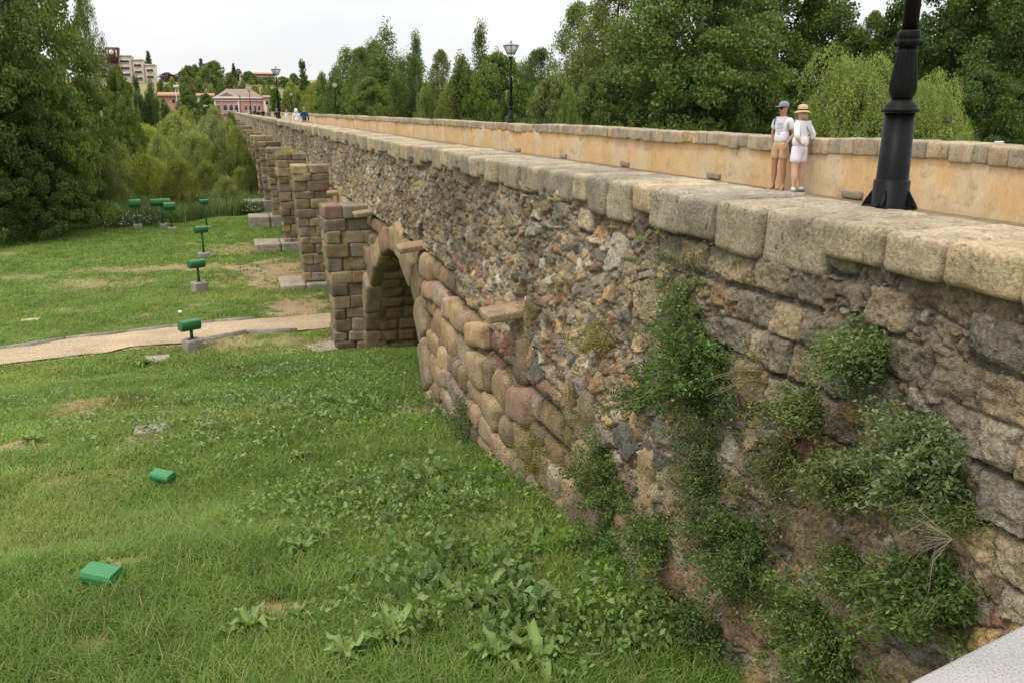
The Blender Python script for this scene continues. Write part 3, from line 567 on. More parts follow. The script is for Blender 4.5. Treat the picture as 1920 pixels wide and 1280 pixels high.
PR = {
 'broadA': tree_proto('broadleaf_tree', 'broad', 15, 5, 480, 175, .38, .20, .13, G_, 1, clz=.75),
 'broadB': tree_proto('broadleaf_tree', 'broad', 15, 5, 480, 175, .38, .20, .13, G_, 2, clz=.75),
 'spiky': tree_proto('poplar_tree', 'spiky', 10, 3.2, 760, 60, .22, .17, .06, G_, 3, up=1.0, clz=1.6),
 'spikyB': tree_proto('poplar_tree', 'spiky', 10, 3.2, 760, 60, .22, .17, .06, G_, 13, up=1.0, clz=1.6),
 'sparse': tree_proto('sparse_tree', 'sparse', 13, 4.2, 300, 62, .30, .19, .09, G_, 4, up=.5),
 'sparseB': tree_proto('sparse_tree', 'sparse', 13, 4.2, 380, 62, .30, .19, .09, G_, 14, up=.5),
 'round': tree_proto('round_tree', 'dome', 6, 3.4, 230, 150, .25, .15, .085, G_, 5, base=.1, clz=.55),
 'bushA': tree_proto('bush', 'dome', 3, 2.2, 170, 150, .17, .11, .045, G_, 6, base=.02, up=.7, clz=1.1),
 'bushB': tree_proto('bush', 'dome', 3, 2.2, 170, 150, .17, .11, .045, G_, 7, base=.02, up=.7, clz=1.1),
 'farbush': tree_proto('hillside_tree', 'dome', 6, 4, 90, 30, .55, .55, .4, G_, 8, base=.08),
 'farbushB': tree_proto('hillside_tree', 'dome', 6, 4, 90, 30, .55, .55, .4, G_, 18, base=.08),
 'farcol': tree_proto('columnar_tree', 'column', 12, 1.7, 90, 30, .4, .5, .3, G_, 9, base=.05),
 'farcon': tree_proto('conifer_tree', 'conifer', 12, 4, 150, 30, .45, .5, .2, G_, 10, base=.1),
}
PR['willow'] = willow_proto(11, (.21, .255, .07))
NAMEK = {}
def tree(kind, x, ytop, Y, wpx, color, label, cat='tree', group=None, rz=None, name=None, zoff=0, dx=None, yb=None):
    """tree whose top is seen at pixel (x,ytop) when it stands Y metres along; width in pixels"""
    wpx = wpx*(.85 if group == 'trees on the far hillside' else .86 if group != 'trees behind the far parapet' else 1.6 if 'spiky' in kind else 1.5 if ('sparse' in kind and wpx < 100) else 1.12)
    if group == 'trees behind the far parapet':
        q = ony(x, 206, 1.); k = q[0]-wpx/2*(math.sin(YAW)*q[0]+math.cos(YAW))/F_PX; Y = max(Y, 12.9/k)
    p = ony(x, ytop, Y); g = float(gz(p[0], Y)) if yb is None else yb
    dist = float(np.dot(np.array([p[0], Y, 0]), np.array([math.sin(YAW), math.cos(YAW), 0]))); H = p[2]-g; R = wpx/2*dist/F_PX
    pr = PR[kind]; sc = (R/pr['R'], R/pr['R'], H/pr['H']); rz = (x*.37) % 6.28 if rz is None else rz; loc = (float(p[0]), Y, g+zoff)
    if pr['used'] == 0:
        o = pr; pr['used'] = 1; o.location = loc; o.rotation_euler = (0, 0, rz); o.scale = sc
        for c in o.children:
            if c.name.startswith('crown'): c.color = (*color, 1)
        o['label'] = label
    else: o = dup(pr, loc, rz, sc, label, color)
    o['category'] = cat
    if group: o['group'] = group
    elif 'group' in o: del o['group']
    if name: o.name = name
    return o
DK = (.9, 1.0, .82); MD = (1.1, 1.1, .95); LT = (1.7, 1.6, 1.3); OL = (1.9, 1.8, 1.7); GY = (1.7, 1.6, 1.9); YG = (2.15, 2.05, 1.2)
gr = 'trees behind the far parapet'
# right, behind the bridge
for a in (
 ('broadA', 1330, -90, 36, 300, DK, 'tall dark green broadleaf tree left of the couple, filling the sky behind the far parapet'),
 ('broadB', 1470, -140, 46, 260, (.7, .8, .62), 'tall dark broadleaf tree standing behind the couple and the left edge of the willow'),
 ('broadA', 1815, -130, 40, 240, (.66, .76, .62), 'tall dark broadleaf tree behind the willow, just right of the near lamp post'),
 ('broadB', 1950, -60, 34, 220, (.62, .74, .58), 'dark broadleaf tree at the right edge of the picture behind the small white sign'),
 ('sparse', 1555, -60, 52, 130, (1.2, 1.15, 1.2), 'sparse grey-green tree with sky showing through, between two dark trees'),
 ('sparseB', 1640, 30, 50, 110, (.8, .9, .7), 'thin dark tree in the sky gap left of the lamp post top'),
 ('sparseB', 1150, -25, 50, 220, (1.25, 1.12, 1.1), 'tall open grey-green tree with visible branches against the sky'),
 ('sparse', 1085, 10, 54, 120, (1.2, 1.2, 1.1), 'narrow airy tree on the left flank of the tall open grey-green tree'),
 ('round', 1235, 60, 55, 120, (.85, .95, .75), 'mid green tree between the open grey-green tree and the dark trees'),
 ('sparse', 1015, 95, 58, 90, (.8, .85, .9), 'dark thin-leaved tree with bare twigs right of the lamp on the far parapet'),
 ('round', 935, 108, 46, 150, (.95, 1.1, .75), 'round fresh green tree directly behind the lamp on the far parapet'),
 ('spikyB', 902, 50, 60, 95, (.85, .9, .75), 'dark pointed poplar rising behind the round fresh green tree'),
 ('sparseB', 826, 100, 70, 62, (1.15, 1.05, 1.1), 'small open vase-shaped tree alone against the sky'),
 ('spiky', 722, 44, 52, 130, (.85, 1.0, .72), 'large spiky upright poplar, the tallest left of the far parapet lamp'),
 ('spikyB', 778, 66, 54, 75, (.8, .92, .72), 'spiky poplar joined to the right side of the largest spiky poplar'),
 ('sparse', 676, 92, 75, 60, (.9, .95, .9), 'pale thin tree left of the largest spiky poplar'),
 ('spiky', 637, 102, 80, 62, (.85, .95, .85), 'slender poplar beside the lamp farther down the far parapet'),
 ('round', 1035, 152, 42, 120, (1.3, 1.2, 1.3), 'olive green rounded shrub right of the lamp on the far parapet'),
 ('round', 1120, 150, 38, 130, (1.0, 1.05, 1.0), 'rounded shrub under the tall open grey-green tree'),
 ('bushA', 1065, 182, 36, 60, (1.2, 1.4, 1.1), 'small bright green bush low behind the parapet under the open tree'),
 ('round', 1210, 170, 40, 110, (.85, .95, .75), 'dark rounded shrub low at the foot of the tall dark trees'),
 ('bushB', 850, 158, 60, 75, (1.4, 1.25, 1.0), 'yellowish olive bush left of the round fresh green tree'),
 ('bushA', 800, 175, 62, 60, (1.3, 1.3, 1.1), 'pale green bush below the vase-shaped tree'),
 ('round', 690, 150, 60, 90, (1.1, 1.15, .9), 'fresh green bush at the foot of the largest spiky poplar'),
 ('bushB', 600, 160, 85, 75, (1.7, 1.5, 1.0), 'yellow-green bush by the distant lamp on the far parapet'),
 ('bushA', 985, 130, 62, 80, (1.2, 1.2, 1.2), 'grey-green thicket behind the lamp on the far parapet'),
 ('round', 1300, 130, 34, 160, (.7, .82, .62), 'dark thicket behind the parapet left of the couple'),
 ('round', 1430, 150, 32, 150, (.62, .75, .55), 'dark thicket directly behind the couple'),
 ('round', 1850, 140, 30, 200, (.55, .68, .5), 'dark thicket behind the small white sign'),
 ('round', 1600, 60, 44, 170, (.7, .8, .6), 'dark tree crown showing above the middle of the willow'),
 ('willow', 1610, 66, 30, 240, (1.0, 1.0, 1.0), 'yellow-green weeping willow left of the near lamp post'),
 ('willow', 1735, 118, 29, 215, (1.02, 1.03, 1.0), 'yellow-green weeping willow right of the near lamp post'),
 ): tree(*a[:5], tuple(v*1.15 for v in a[5]), a[6], group=gr)
for i, (x, yt, Y, wd, c) in enumerate(((1000, 150, 66, 130, MD), (1110, 100, 64, 140, GY), (1180, 60, 66, 130, MD), (770, 150, 74, 130, MD), (880, 140, 70, 120, MD), (640, 165, 95, 110, MD), (1380, 20, 56, 200, DK), (1700, 60, 56, 220, DK), (1880, 0, 52, 200, DK))):
    tree('round', x, yt, Y, wd, c, ['bushy green crown filling the gap %s' % q for q in ('behind the far parapet lamp', 'behind the left half of the tall open tree', 'behind the right half of the tall open tree', 'between the poplars and the vase-shaped tree', 'behind the dark pointed poplar', 'left of the slender poplar', 'behind the dark trees left of the couple', 'above the willows behind the near lamp post', 'at the far right behind the dark trees')][i], group=gr)
# left bank
gl = 'trees along the left bank'
for a in (
 ('broadB', -12, -190, 44, 320, (1.2, 1.2, .95), 'huge broadleaf tree at the left edge of the picture, tallest of the left bank'),
 ('broadA', -110, -150, 38, 330, (.9, .95, .75), 'dark broadleaf tree cut off by the left edge of the picture'),
 ('round', 72, 112, 40, 205, (1.35, 1.35, .95), 'broad leafy tree with bright top left of the clock tower'),
 ('round', 45, 215, 38, 200, (.72, .82, .62), 'dark low crown over the grass at the left edge'),
 ('round', 152, 150, 47, 150, (1.25, 1.3, .85), 'lighter green tree reaching to the clock tower'),
 ('round', 95, 262, 40, 130, (.62, .72, .55), 'dark bush at the meadow edge under the huge broadleaf tree'),
 ('round', -30, 250, 37, 200, (.6, .7, .52), 'dark bush at the meadow edge cut by the left picture edge'),
 ('sparseB', 150, -55, 60, 92, (1.15, 1.15, .85), 'airy tree top with sky gaps rising right of the huge tree'),
 ('spikyB', 252, 146, 85, 95, (.62, .72, .68), 'dark blue-green poplar below the clock tower building, left one'),
 ('spiky', 280, 144, 86, 85, (.6, .72, .66), 'dark blue-green poplar below the clock tower building, right one'),
 ('round', 230, 215, 62, 110, (1.25, 1.25, .85), 'fresh green tree below the dark blue-green poplars'),
 ('round', 218, 132, 60, 90, (1.4, 1.4, .95), 'light green tree crown just below the clock tower'),
 ('round', 350, 172, 190, 60, (.95, 1.1, .75), 'rounded green tree left of the pink building'),
 ('round', 385, 178, 200, 50, (.85, 1.0, .7), 'dark rounded tree touching the left wall of the pink building'),
 ): tree(*a, group=gl)
gb = 'bushes on the river bank'
BL = [(185, 255, 46, 130, OL), (265, 240, 70, 110, YG), (330, 222, 80, 120, OL), (300, 262, 58, 90, OL), (395, 225, 75, 110, GY), (430, 232, 78, 70, OL), (440, 245, 70, 60, LT), (365, 255, 62, 100, OL), (415, 268, 58, 90, (1.2, 1.2, 1.0)), (270, 297, 47, 110, YG), (335, 305, 46, 95, (1.6, 1.5, 1.0)), (225, 285, 50, 80, LT), (460, 290, 58, 60, MD), (450, 318, 52, 50, LT), (420, 335, 45, 70, OL), (385, 310, 50, 90, (1.25, 1.25, .9)), (200, 320, 44, 80, MD), (290, 232, 95, 80, GY), (245, 262, 60, 100, LT), (375, 240, 90, 90, YG), (345, 205, 130, 60, LT), (310, 200, 140, 60, YG), (400, 205, 120, 50, OL), (235, 190, 90, 60, MD), (432, 215, 110, 30, MD), (465, 315, 50, 30, MD)]
for i, (x, yt, Y, wd, c) in enumerate(sorted(BL, key=lambda q: q[0])):
    tree('bushA' if i % 2 else 'bushB', x, yt, Y, wd, (c[0]*1.24, c[1]*1.14, c[2]*1.24), '%s %s bush on the river bank, %s from the left of the bank bushes' % ({0: 'rounded', 1: 'feathery', 2: 'tall'}[i % 3], {OL: 'olive', YG: 'yellow-green', GY: 'grey-green', LT: 'light green', MD: 'mid green'}.get(c, 'green'), ORD[i]), 'bush', gb)
# hillside
gh = 'trees on the far hillside'
HT = [(313, 138, 400, 40, (1.2, .5, 2.2)), (340, 136, 400, 28, (1.2, .5, 2.2)), (352, 126, 390, 36, MD), (365, 124, 395, 26, (1.2, 1.2, .9)), (400, 118, 390, 52, MD), (385, 130, 380, 38, (1.2, 1.2, .8)), (350, 146, 340, 46, (1.2, 1.05, 1.2)), (322, 150, 330, 22, YG), (372, 148, 345, 26, GY), (400, 146, 345, 44, (1.0, .9, 1.0)), (430, 142, 350, 38, MD), (415, 160, 310, 30, (.9, .9, .8)), (345, 163, 300, 36, MD), (438, 128, 420, 12, DK), (465, 136, 400, 34, DK), (480, 148, 380, 36, MD), (505, 145, 390, 36, MD), (455, 158, 320, 22, MD), (500, 160, 320, 30, MD), (530, 146, 370, 40, MD), (550, 140, 380, 26, (.9, .95, .9)), (545, 158, 320, 34, YG), (575, 155, 330, 34, MD), (600, 150, 300, 30, MD), (300, 155, 320, 22, MD), (312, 165, 310, 20, MD), (515, 172, 230, 36, (.85, .95, .7)), (540, 172, 225, 36, LT), (560, 178, 220, 34, (1.2, 1.3, .9)), (582, 170, 215, 34, LT), (600, 176, 215, 32, YG), (478, 163, 330, 24, YG), (395, 165, 300, 24, OL), (425, 170, 330, 22, DK), (625, 160, 240, 34, LT), (500, 168, 300, 20, OL)]
for i, (x, yt, Y, wd, c) in enumerate(sorted(HT, key=lambda q: q[0])):
    pur = c == (1.2, .5, 2.2)
    tree('farbush' if i % 2 else 'farbushB', x, yt, Y, wd, (1.1, .45, 2.0) if pur else c, 'dark purple-leaved tree on the skyline, %s one' % ('left' if x < 320 else 'right') if pur else 'distant rounded tree on the far hillside, %s of the hillside row counted from the left' % ORD[i], group=gh)
tree('farcon', 277, 98, 430, 30, (.35, .45, .45), 'dark conifer on the skyline beside the clock tower building', group=gh)
tree('farcon', 437, 120, 400, 20, (.5, .65, .55), 'dark conifer in front of the orange roofed building, left end', group=gh)
tree('farcol', 376, 110, 420, 13, (.6, .7, .6), 'thin columnar cypress on the skyline above the hillside', group=gh)
tree('farcol', 566, 113, 240, 22, (.7, .85, .75), 'tall columnar poplar right of the lamp on the near parapet', group=gh)
tree('farcon', 565, 152, 225, 26, (.5, .65, .5), 'small dark conifer at the foot of the tall columnar poplar', group=gh)

# reeds and flowering shrubs at the meadow edge
def blades(P, h, wd, lean, seed, col, var=.3, cv=None, segs=3):
    r = np.random.RandomState(seed); n = len(P); a = r.rand(n)*6.283; hh = (h*(.6+.7*r.rand(n)))[:, None] if np.ndim(h) else (h*(.6+.7*r.rand(n)))[:, None]
    side = np.stack([np.cos(a), np.sin(a), np.zeros(n)], 1); b = a+math.pi/2+r.normal(size=n)*.5; dr = np.stack([np.cos(b), np.sin(b), np.zeros(n)], 1)
    ln = (lean*(.3+r.rand(n)))[:, None]; V = []; up = np.array([0, 0, 1.]); wdd = wd if np.ndim(wd) == 0 else wd[:, None]
    for i in range(segs):
        t = i/segs; w_ = wdd*(1-t*.55)*.5; c = P+up*hh*(t*(1-.25*ln*t))+dr*hh*ln*t*t; V += [c-side*w_, c+side*w_]
    V.append(P+up*hh*(1-.35*ln)+dr*hh*ln); k = 2*segs+1; V = np.stack(V, 1).reshape(-1, 3); o = (np.arange(n)*k)[:, None]
    Q = [o+np.array([[2*i, 2*i+1, 2*i+3, 2*i+2]]) for i in range(segs-1)]; T_ = o+np.array([[2*segs-2, 2*segs-1, 2*segs]])
    c = np.array(col)*(1+var*(r.rand(n)*2-1))[:, None] if np.ndim(col) == 1 else col*(1+var*(r.rand(n)*2-1))[:, None]
    if cv is not None: c = c*cv[:, None]
    return V, (np.concatenate(Q) if Q else np.zeros((0, 4), int)), T_, np.repeat(c, k, 0)
r = np.random.RandomState(5)
Pn = []
for (x0, x1, ya, yb_, n) in ((170, 480, 415, 350, 22000), (430, 490, 380, 330, 5000)):
    x = r.uniform(x0, x1, n); y = r.uniform(yb_, ya, n); yg = r.uniform(41, 52, n)
    X = np.array([ony(a, 300, b)[0] for a, b in zip(x, yg)]); Pn.append(np.stack([X, yg, gz(X, yg)-.02], 1))
Pn = np.concatenate(Pn); Pn = Pn[Pn[:, 1] > 42.+1.2*vnoise(Pn[:, 0]*.6, 0, 0, 3)+np.clip(Pn[:, 0]+.5, 0, 3)*1.2]
hh = .45+.6*vnoise(Pn[:, 0]*.5, Pn[:, 1]*.5, 0, 8); cvv = .7+.6*vnoise(Pn[:, 0]*.8, Pn[:, 1]*.8, 0, 18)
V, Q, T_, c = blades(Pn, hh, .035, .5, 3, (.15, .205, .075), cv=cvv, segs=2)
tag(mesh_obj('reeds', V, [Q, T_], M_GRASS, None, c), 'tall green reeds and rough herbage between the meadow and the bank bushes', 'reeds', kind='stuff')
def flower_bush(x, y, Yd, n, R_, H_, label, fl=.35):
    g = onz(x, y, 0); rr = np.random.RandomState(int(x)); P = rr.normal(size=(n, 3))*np.array([R_*.45, R_*.3, H_*.35]); P[:, 2] = np.abs(P[:, 2])+.08
    root = empty('flowering_bush', (float(g[0]), float(g[1]), 0), 0, label, 'bush', 'white flowering bushes at the meadow edge')
    V, F_, c = leaves(P, .10, .05, up=.4, seed=int(x), col=(.10, .135, .06)); mesh_obj('foliage', V, F_, M_LEAF, root, c)
    m = int(n*fl); Pf = rr.normal(size=(m, 3))*np.array([R_*.48, R_*.3, H_*.38]); Pf[:, 2] = np.abs(Pf[:, 2])+.12; V, F_, c = leaves(Pf, .06, .05, seed=int(x)+1, col=(.6, .6, .5), var=.2); mesh_obj('blossom', V, F_, M_LEAF, root, c)
flower_bush(402, 402, 0, 1500, .7, .75, 'white flowering bush right of the small green box on a thin post'); flower_bush(455, 400, 0, 900, .7, .5, 'low white flowering bush near the bridge pier plinth')
flower_bush(225, 428, 0, 1700, 1.3, .8, 'dark bush with small white flowers behind the leftmost green box', .16); flower_bush(272, 424, 0, 1300, .8, .7, 'bush with small white flowers between the two leftmost green boxes', .14)

# ------------------------------------------------------------------ meadow: grass and weeds
def scatter(n, x0, x1, y0, y1, seed):
    r = np.random.RandomState(seed); X = r.uniform(x0, x1, n); Y = r.uniform(y0, y1, n); return X, Y
SX, SY = [], []; HW = []; WW = []
for (n, x0, x1, y0, y1, h, wd, sd) in ((150000, -3.4, 2.75, 3.0, 9.5, .105, .0085, 1), (150000, -6.5, 3.6, 9.5, 17, .10, .012, 2), (110000, -10, 2.75, 16, 26, .085, .018, 3), (100000, -15, 3, 26, 42, .08, .030, 4)):
    X, Y = scatter(n, x0, x1, y0, y1, sd); b = bare(X, Y); rr = np.random.RandomState(sd+50).rand(n); den = .55+.9*fbm(X*1.3, Y*1.3, 0, 71, 3)
    k = (rr < den*(1-b*.93)) & (b < 1.02); k &= (X > (-.45*Y-1.5)) ; X, Y, b = X[k], Y[k], b[k]
    SX.append(X); SY.append(Y); HW.append(1.2*h*(.4+1.3*fbm(X*.9+4, Y*.9, 0, 72, 3)**1.3)*(1-.5*np.clip(b, 0, 1))*(1+.7*sstep(.6, 2.4, X)*(Y < 14))); WW.append(np.full(len(X), wd))
X = np.concatenate(SX); Y = np.concatenate(SY); hh = np.concatenate(HW); ww = np.concatenate(WW)
t = fbm(X*.55, Y*.55, 0, 73, 3); t2 = vnoise(X*3, Y*3, 0, 74); yel = .75*sstep(.5, .75, fbm(X*.5+30, Y*.5+7, 0, 75, 3))
gc = np.array([.165, .262, .054])*(1-yel[:, None])+np.array([.27, .30, .075])*yel[:, None]; gc = gc*(.62+.75*t)[:, None]*(.85+.3*t2)[:, None]; far = sstep(24, 34, Y)[:, None]; gc = gc*(1-far)+np.array([.155, .26, .045])*(.8+.4*t2)[:, None]*far
dry = np.random.RandomState(9).rand(len(X)) < .07+.35*sstep(.35, .6, bare(X, Y)); gc[dry] = np.array([.36, .29, .15])
V, Q, T_, c = blades(np.stack([X, Y, gz(X, Y)-.012], 1), hh, ww, .9, 4, gc, .28, None, 2)
tag(mesh_obj('meadow_grass', V, [Q, T_], M_GRASS, None, c), 'long green meadow grass with worn patches', 'grass', kind='stuff')
# small broad-leaved weeds in patches
def weed_patch(n, cen, rad, leafl, seed, col, label, cat, hz=.12, flat=.6):
    r = np.random.RandomState(seed); P = []
    for (px, py, pz, rx, ry, wgt) in cen:
        g = onz(px, py, pz); m = int(n*wgt); q = np.clip(r.normal(size=(m, 2))*.5, -1, 1)*(.7+.3*r.rand(m, 1)); X = g[0]+q[:, 0]*rx; Y = g[1]+q[:, 1]*ry; k = vnoise(X*3.5, Y*3.5, 0, seed) > .38; X, Y = X[k], Y[k]
        hz_ = hz*(.35+1.3*vnoise(X*2.2, Y*2.2, 0, seed+1)); P.append(np.stack([X, Y, gz(X, Y)+r.rand(len(X))*hz_+.02], 1))
    P = np.concatenate(P); P = P[P[:, 0] < 2.6]; V, F_, c = leaves(P, leafl, leafl*.55, up=flat, seed=seed, col=col, var=.35); return tag(mesh_obj('weeds', V, F_, M_LEAF, None, c), label, cat, kind='stuff')
weed_patch(5500, [(640, 790, .6, 1.6, 2.2, .4), (560, 700, .2, 2.0, 1.6, .25), (700, 720, .35, 1.2, 1.5, .2), (300, 830, .7, 1.2, 1.0, .15), (420, 760, .5, 1.8, 1.4, .2), (200, 800, .6, 1.2, .8, .12), (80, 745, .4, 1.0, .9, .08), (440, 860, .8, 1.2, .9, .12)], 0, .065, 31, (.19, .28, .10), 'low broad-leaved weeds spread through the meadow before the first arch', 'weeds', .16)
weed_patch(15000, [(1180, 1110, 1.45, .7, .9, .3), (1100, 1060, 1.4, .45, .6, .25), (1290, 1200, 1.5, .4, .5, .25), (950, 1090, 1.35, .3, .3, .05), (960, 930, 1.1, .5, .9, .15)], 0, .062, 32, (.18, .31, .045), 'bright green creeping ground cover along the foot of the near wall', 'ground cover', .16)
weed_patch(12000, [(900, 1000, 1.2, 1.2, 1.5, .4), (1150, 1220, 1.5, .6, .5, .3), (620, 960, 1.1, 1.2, 1.2, .3), (800, 1180, 1.4, .8, .5, .2)], 0, .055, 33, (.18, .26, .075), 'small leafy weeds mixed into the grass near the wall', 'weeds', .2)
weed_patch(5200, [(760, 960, 1.1, 1.3, 1.6, .3), (880, 1120, 1.35, .9, .8, .25), (640, 790, .6, 1.5, 1.6, .25), (1020, 1180, 1.5, .6, .5, .2)], 0, .09, 35, (.16, .235, .08), 'broad pale weed leaves standing among the docks near the wall', 'weeds', .2, .9)
# docks
def dock(seed, R_):
    r = np.random.RandomState(seed); mb = MB(); n = 22
    for i in range(n):
        a = i*2.4+r.rand()*.8; el = r.uniform(.35, 1.35); L_ = R_*r.uniform(.45, 1.15); wd = L_*r.uniform(.19, .26); m = 7; V = []
        d = np.array([math.cos(a), math.sin(a)]); s = np.array([-d[1], d[0]]); x = 0; z = .02; e = el; tw = r.uniform(-.3, .3)
        for j in range(m):
            t = j/(m-1); wv = wd*(math.sin(math.pi*min(1, (t*.93+.04))**.85)**.8)*.5+.004; wob = .035*math.sin(j*2.3+i)*L_/.3*(1 if i % 2 else -1)
            for q in (-1, 0, 1):
                V.append([d[0]*x+s[0]*q*wv, d[1]*x+s[1]*q*wv, z+abs(q)*wv*.45+q*tw*wv+wob*(q != 0)])
            st = L_/(m-1); x += math.cos(e)*st; z += math.sin(e)*st; e -= .30*(.6+t)
        F_ = [[j*3+q, j*3+q+1, (j+1)*3+q+1, (j+1)*3+q] for j in range(m-1) for q in (0, 1)]; mb.add(V, F_, np.repeat([np.array((.18, .25, .07))*r.uniform(.7, 1.25)], 3*m, 0)*np.tile([[.9], [1.35], [.9]], (m, 1)))
    return mb.build('dock_plant', M_LEAF, None, True)
DP = [dock(i, .3) for i in range(4)]; used = set()
DL = [(650, 1240, .3), (735, 1205, .3), (800, 1090, .32), (905, 1150, .38), (1010, 1250, .32), (1040, 1210, .3), (700, 1085, .24), (835, 1060, .26), (960, 1055, .30), (1000, 1040, .34), (870, 950, .36), (820, 935, .28), (690, 955, .34), (800, 905, .3), (600, 1010, .26), (560, 1035, .24), (470, 1185, .3), (560, 1160, .18), (1260, 1190, .2), (930, 1245, .3), (1120, 1110, .2), (640, 975, .24), (560, 860, .2), (640, 770, .3), (700, 760, .28), (590, 790, .22), (500, 705, .24), (450, 690, .2), (270, 685, .3), (620, 710, .2), (520, 745, .2), (200, 1065, .14), (60, 830, .25), (545, 950, .2), (720, 1010, .24), (780, 990, .22)]
DL.sort(key=lambda q: -q[1])
for i, (x, y, R_) in enumerate(DL):
    z0 = 1.0
    for _ in range(12): p = onz(x, y, z0); z0 = float(gz(p[0], p[1]))
    k = i % 4; o = DP[k] if k not in used else DP[k].copy()
    if k in used: COL.objects.link(o)
    used.add(k); o.location = (min(float(p[0]), 2.35), float(p[1]), z0); s = R_/.3*.85; o.scale = (s, s, s*1.05); o.rotation_euler = (0, 0, i*1.3)
    tag(o, 'broad-leaved dock rosette in the grass, %s from the bottom edge of the photo' % ORD[i], 'plant', 'dock plants in the meadow')

# ------------------------------------------------------------------ plants on the wall
def wall_shrub(x, y, wpx, hpx, n, kind, label, leaf=.035, col=(.085, .125, .035), depth=.16, z=None):
    p = onx(x, y, XW-.05); X_ = float(Xf(np.array(p[2])))-.05; p = onx(x, y, X_)
    dist = float(np.dot(p-np.array([0, 0, EZ]), _F)); sy = wpx*dist/F_PX/2/max(.35, abs(math.cos(math.atan2(p[1], p[0]))+.25*0)) ; sy = (onx(x-wpx/2, y, X_)[1]-onx(x+wpx/2, y, X_)[1])/2; sz = (onx(x, y-hpx/2, X_)[2]-onx(x, y+hpx/2, X_)[2])/2
    r = np.random.RandomState(int(x*3+y)); root = empty('wall_shrub', (X_, float(p[1]), float(p[2])), 0, label, 'plant', 'plants growing out of the bridge wall')
    ns = max(10, n//55); P = []; mb = MB(); cv = []
    for i in range(ns):
        e = np.array([-abs(r.normal())*depth*1.1-.02, r.normal()*sy*.48, r.normal()*sz*.48]); st = np.array([.06, e[1]*.3, e[2]*.45-sz*.1]); md = (st+e)/2+np.array([-.05, 0, .04]); m = int(n*1.5)//ns; t = r.rand(m)**.7
        q = (1-t)[:, None]**2*st+2*(t*(1-t))[:, None]*md+(t**2)[:, None]*e; P.append(q+r.normal(size=(m, 3))*np.array([.024, .028, .028])*(1 if kind != 'tall' else .6)); cv += [r.uniform(.7, 1.3)]*m
        mb.tube([st, md, e], [.003, .0025, .0015], 4, (.20, .17, .08), False)
    V, F_, c = leaves(np.concatenate(P), leaf*.82, leaf*.82*(.5 if kind != 'thin' else .22), up=.3, seed=int(x), col=np.array(col)*1.3, var=.35, cvar=np.array(cv)); mesh_obj('foliage', V, F_, M_LEAF, root, c); mb.build('stems', M_BARK, root)
    return root
WS = [(1745, 860, 230, 190, 7000, '', 'largest bushy shrub on the wall, low at the right of the near wall', .034, (.12, .16, .065)),
 (1640, 670, 130, 120, 3200, '', 'round green shrub on the wall below the lamp post', .03, (.105, .15, .05)),
 (1325, 700, 190, 230, 7500, '', 'dark green leafy shrub in the middle of the near wall', .034, (.07, .12, .03)),
 (1285, 555, 150, 250, 3200, 'tall', 'tall airy weed with thin stems rising above the dark green wall shrub', .024, (.13, .16, .06)),
 (1215, 740, 60, 90, 1200, '', 'small dark tuft left of the dark green wall shrub', .028, (.08, .12, .035)),
 (1530, 770, 130, 90, 2200, '', 'low shrub left below the round green wall shrub', .026, (.10, .13, .04)),
 (1390, 1030, 210, 200, 7500, '', 'wide dark green shrub covering the foot of the near wall', .03, (.08, .125, .035)),
 (1340, 870, 90, 200, 3200, '', 'trailing plant hanging under the dark green wall shrub', .026, (.085, .12, .035)),
 (1560, 1190, 260, 190, 9000, '', 'wide green shrub at the bottom of the wall beside the granite parapet', .03, (.10, .15, .04)),
 (1770, 1110, 200, 150, 5000, '', 'leafy shrub low on the wall just above the granite parapet', .034, (.09, .14, .035)),
 (1140, 900, 110, 150, 3400, '', 'bushy plant on the wall where the boulders meet the rubble', .036, (.085, .13, .035)),
 (1010, 850, 90, 110, 2200, '', 'yellow-green mossy plant on the boulders of the lower wall', .024, (.13, .14, .035)),
 (1150, 1020, 90, 120, 2400, '', 'ivy-like plant at the foot of the boulders', .04, (.085, .15, .035)),
 (880, 790, 90, 110, 2600, '', 'dark bush at the wall foot, right one of the pair near the first arch', .028, (.06, .10, .035)),
 (825, 770, 60, 90, 1500, '', 'dark bush at the wall foot, left one of the pair near the first arch', .026, (.065, .10, .035)),
 (1130, 635, 50, 50, 700, 'thin', 'dry yellow-green tuft high on the rubble wall', .045, (.22, .19, .06)),
 (1000, 590, 30, 60, 500, 'thin', 'small tuft beside the nearest water spout', .03, (.15, .15, .05)),
 (1600, 900, 150, 110, 3200, '', 'sprawling plant left of the largest wall shrub', .026, (.11, .14, .045)),
 (1480, 870, 110, 120, 2300, '', 'patchy olive plant in the middle of the lower near wall', .024, (.12, .135, .045)),
 (1620, 1080, 120, 90, 1800, '', 'small plant between the white stone and the large lower shrubs', .026, (.10, .15, .04)),
 (940, 880, 80, 70, 1300, '', 'leafy weed at the wall foot between the dark bushes and the mossy plant', .04, (.10, .17, .04)),
 (1085, 770, 40, 90, 700, 'thin', 'thin mossy streak on the boulders below the nearest water spout', .025, (.15, .16, .05)),
 (1240, 1010, 90, 140, 2400, '', 'green creeper climbing the boulders right of the ivy-like plant', .034, (.09, .15, .035)),
 (1810, 960, 120, 60, 1200, 'thin', 'trailing weeds under the largest wall shrub', .03, (.10, .14, .04)),
 (1440, 700, 90, 80, 900, 'thin', 'thin scrubby plant right of the dark green wall shrub', .022, (.13, .14, .05)),
 (1330, 1180, 120, 120, 3200, '', 'dark leafy clump where the wall meets the grass at the bottom', .034, (.07, .12, .035))]
for a in WS:
    x, y, wp, hp, n, kd, lb, lf, cl_ = a; wp *= .8 if y < 980 else .95; wall_shrub(x, y, wp, hp, n, kd, lb, lf, cl_)
